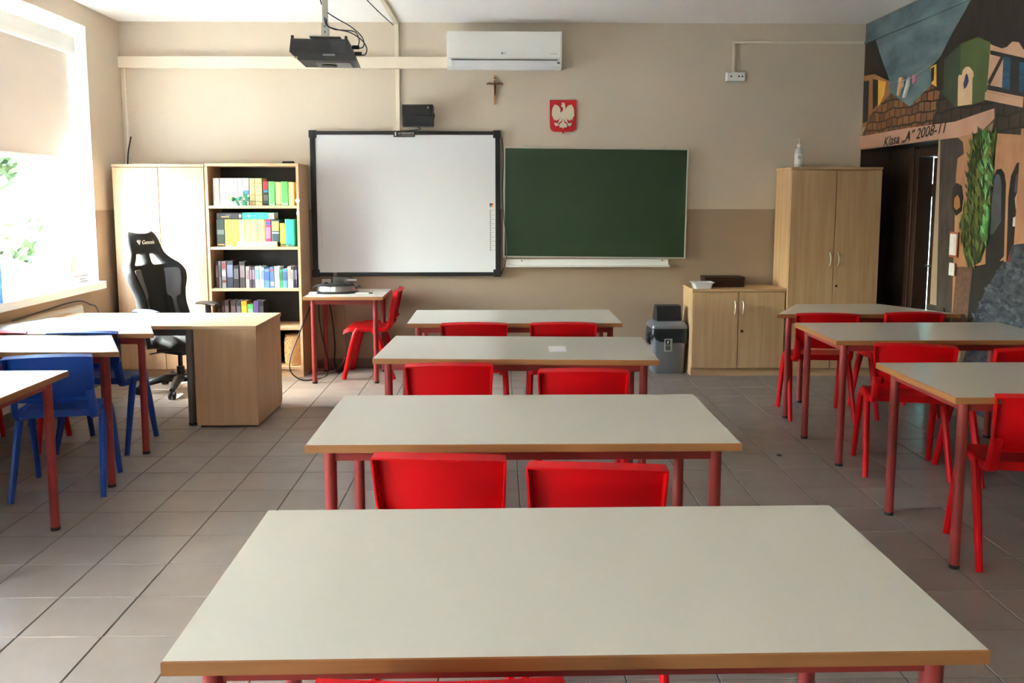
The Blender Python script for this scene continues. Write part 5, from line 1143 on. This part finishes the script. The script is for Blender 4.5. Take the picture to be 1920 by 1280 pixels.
# waste bin
t = thing('waste_bin', 'grey swing lid waste bin with a black bag beside the low cupboard', 'bin', (1.497, 7.50, 0), R(3))
def rr(w, d, z, r=0.03, n=4):
    out = []
    for cx, cy, a0 in ((w - r, d - r, 0), (-w + r, d - r, 90), (-w + r, -d + r, 180), (w - r, -d + r, 270)):
        for k in range(n + 1):
            a = R(a0 + 90 * k / n); out.append((cx + r * math.cos(a), cy + r * math.sin(a), z))
    return out
ob('body', MB().grid([rr(0.001, 0.001, 0.0, 0.0005), rr(0.128, 0.10, 0.0), rr(0.136, 0.108, 0.02), rr(0.152, 0.122, 0.40), rr(0.148, 0.118, 0.40), rr(0.12, 0.09, 0.03)], closed=True), 'bin_grey', t, True)
bgm = MB(); rnd = random.Random(5); rows = []
for k, (o_, z) in enumerate(((0.004, 0.405), (0.010, 0.395), (0.014, 0.36), (0.018, 0.325), (0.012, 0.30))):
    rows.append([(x * (1 + 0.0), y, zz - (0.0 if k < 3 else (0.045 * math.sin(i * 0.9) + 0.03 * math.sin(i * 2.3 + 1))) * (k - 2) / 2) for i, (x, y, zz) in enumerate([(p[0] * (1 + o_ * 5), p[1] * (1 + o_ * 5), p[2]) for p in rr(0.152, 0.122, z)])])
b = ob('bin_bag', MB().grid(rows, closed=True), 'bag', t, True); solid(b, 0.004, 0, 1)
ob('bag_knot', MB().tube(spline([(-0.16, -0.06, 0.36), (-0.185, -0.07, 0.34), (-0.18, -0.075, 0.29), (-0.165, -0.08, 0.26)], 4), [0.012] * 6 + [0.018] * 4 + [0.01] * 3, 8), 'bag', t, True)
ob('lid_collar', MB().grid([rr(0.160, 0.130, 0.402), rr(0.163, 0.133, 0.408), rr(0.160, 0.130, 0.43), rr(0.125, 0.098, 0.465), rr(0.115, 0.088, 0.466), rr(0.115, 0.088, 0.44)], closed=True), 'bin_grey', t, True)
ob('swing_flap', MB().prism([(-0.075, 0.415), (-0.08, 0.47), (-0.055, 0.595), (0.03, 0.60), (0.085, 0.50), (0.07, 0.42)], lambda y, z: (-0.108, y, z), lambda y, z: (0.108, y, z)), cmat((36, 38, 44), 0.4), t)
ob('flap_edge', MB().box(-0.104, 0.104, -0.084, -0.075, 0.425, 0.468), 'black', t)
lb = ob('sticker', MB().box(-0.052, 0.018, -0.119, -0.1165, 0.205, 0.315), cmat((206, 208, 200)), t)
ob('sticker_picture', MB().box(-0.044, 0.000, -0.120, -0.1185, 0.262, 0.308), cmat((44, 44, 46)), lb); ob('sticker_panel', MB().box(-0.044, 0.002, -0.120, -0.1185, 0.212, 0.258), cmat((92, 94, 98)), lb); ob('sticker_stripe', MB().box(0.006, 0.018, -0.1205, -0.1185, 0.207, 0.31), cmat((150, 176, 120)), lb); ob('sticker_leaf', MB().prism([(-0.03, 0.27), (-0.018, 0.275), (-0.012, 0.295), (-0.024, 0.30)], lambda x, z: (x, -0.1206, z), lambda x, z: (x, -0.119, z)), 'paper', lb)
lb.location.y = -0.017
# things on the low cupboard
t = thing('wooden_box', 'dark brown wooden box on the low cupboard', 'box', (1.99, 7.545, 0.762)); ob('box_body', MB().box(-0.172, 0.172, -0.10, 0.08, 0, 0.062, bev=0.003), 'dark_box', t); ob('box_lid', MB().box(-0.176, 0.176, -0.103, 0.083, 0.0625, 0.088, bev=0.004), 'dark_box', t); ob('clasp', MB().box(-0.012, 0.012, -0.106, -0.102, 0.045, 0.075), 'bronze', t)
t = thing('plastic_tub', 'shallow translucent plastic tub left on the low cupboard', 'tub', (1.768, 7.358, 0.762)); ob('tub_wall', MB().grid([rr(0.001, 0.001, 0.0, 0.0005), rr(0.072, 0.05, 0.0, 0.02), rr(0.086, 0.062, 0.048, 0.02), rr(0.094, 0.070, 0.052, 0.02), rr(0.094, 0.070, 0.055, 0.02), rr(0.083, 0.06, 0.053, 0.02), rr(0.069, 0.047, 0.004, 0.02), rr(0.001, 0.001, 0.004, 0.0005)], closed=True), 'clear_plastic', t, True)
ob('rim', MB().grid([rr(0.097, 0.073, 0.050, 0.02), rr(0.099, 0.075, 0.054, 0.02), rr(0.095, 0.071, 0.057, 0.02)], closed=True), 'clear_plastic', t, True)
# sanitizer
t = thing('sanitizer_bottle', 'clear hand sanitizer pump bottle on the tall oak cupboard', 'bottle', (2.605, 7.45, 1.803))
ob('bottle', MB().lathe([(0.030, 0.0), (0.034, 0.006), (0.034, 0.135), (0.028, 0.16), (0.014, 0.172), (0.013, 0.185)], 20), cmat((214, 218, 216), 0.2), t, True); ob('paper_label', MB().lathe([(0.0345, 0.03), (0.0345, 0.12)], 20, cap=False), cmat((236, 236, 232)), t, True)
ob('label_print', MB().box(-0.018, 0.018, -0.0352, -0.034, 0.075, 0.10), cmat((196, 200, 202)), t)
m = MB().lathe([(0.016, 0.182), (0.016, 0.20), (0.006, 0.203), (0.006, 0.235), (0.012, 0.236), (0.012, 0.248)], 14); m.tube([(0.0, 0, 0.242), (-0.03, -0.01, 0.242), (-0.036, -0.012, 0.234)], 0.006, 8); ob('pump', m, 'white_plastic', t, True)
# window sill things
rnd = random.Random(11)
for k in range(9):
    z = 0.870 + k * 0.0085; c = [(236, 234, 236), (120, 106, 116), (226, 224, 228), (150, 140, 150), (240, 238, 236), (96, 84, 96), (232, 230, 230), (196, 160, 150), (244, 244, 244)][k]
    t = thing('notebook', ['bottom white notebook of the stack on the window sill', 'dark notebook second from the bottom of the sill stack', 'white notebook third from the bottom of the sill stack', 'grey notebook fourth from the bottom of the sill stack', 'white notebook in the middle of the sill stack', 'dark violet notebook above the middle of the sill stack', 'white notebook third from the top of the sill stack', 'rose notebook just below the top of the sill stack', 'topmost white notebook of the stack on the window sill'][k], 'notebook', (-3.36 + rnd.uniform(-0.012, 0.012), 6.78 + rnd.uniform(-0.02, 0.02), z), R(rnd.uniform(-12, 12)), 'notebooks stacked on the window sill')
    ob('cover', MB().box(-0.075, 0.075, -0.105, 0.105, 0.0, 0.0015), cmat(c), t); ob('pages', MB().box(-0.073, 0.073, -0.103, 0.103, 0.0015, 0.0065), 'paper', t); ob('cover', MB().box(-0.075, 0.075, -0.105, 0.105, 0.0065, 0.008), cmat(c), t)
t = thing('eraser', 'small dark eraser lying on the window sill', 'eraser', (-3.30, 6.42, 0.870), R(25)); ob('rubber', MB().box(-0.02, 0.02, -0.012, 0.012, 0, 0.014, bev=0.003), 'grey_fabric', t); ob('sleeve', MB().box(-0.005, 0.0205, -0.0125, 0.0125, -0.0, 0.0145), cmat((150, 140, 130)), t)
t = thing('ring_binder', 'blue patterned ring binder standing on the sill at the picture edge', 'binder', (-3.33, 5.50, 0.870), R(20)); 
bnd = mat('blue patterned cover', (70, 110, 160), 0.4, var=0.8, scale=30)
ob('cover', MB().box(-0.13, 0.13, -0.034, -0.031, 0, 0.31), bnd, t); ob('cover', MB().box(-0.13, 0.13, 0.031, 0.034, 0, 0.31), bnd, t); ob('spine', MB().box(0.127, 0.13, -0.031, 0.031, 0, 0.31), bnd, t); ob('pages', MB().box(-0.11, 0.11, -0.024, 0.024, 0.005, 0.30), 'paper', t)
tag(ob('floor_scrap', MB().lathe([(0.004, 0.0), (0.016, 0.002), (0.013, 0.008), (0.002, 0.010)], 7), 'black', None, True, (1.69, 4.98, 0.0)), 'tiny dark scrap lying on the floor in the right aisle', 'scrap')
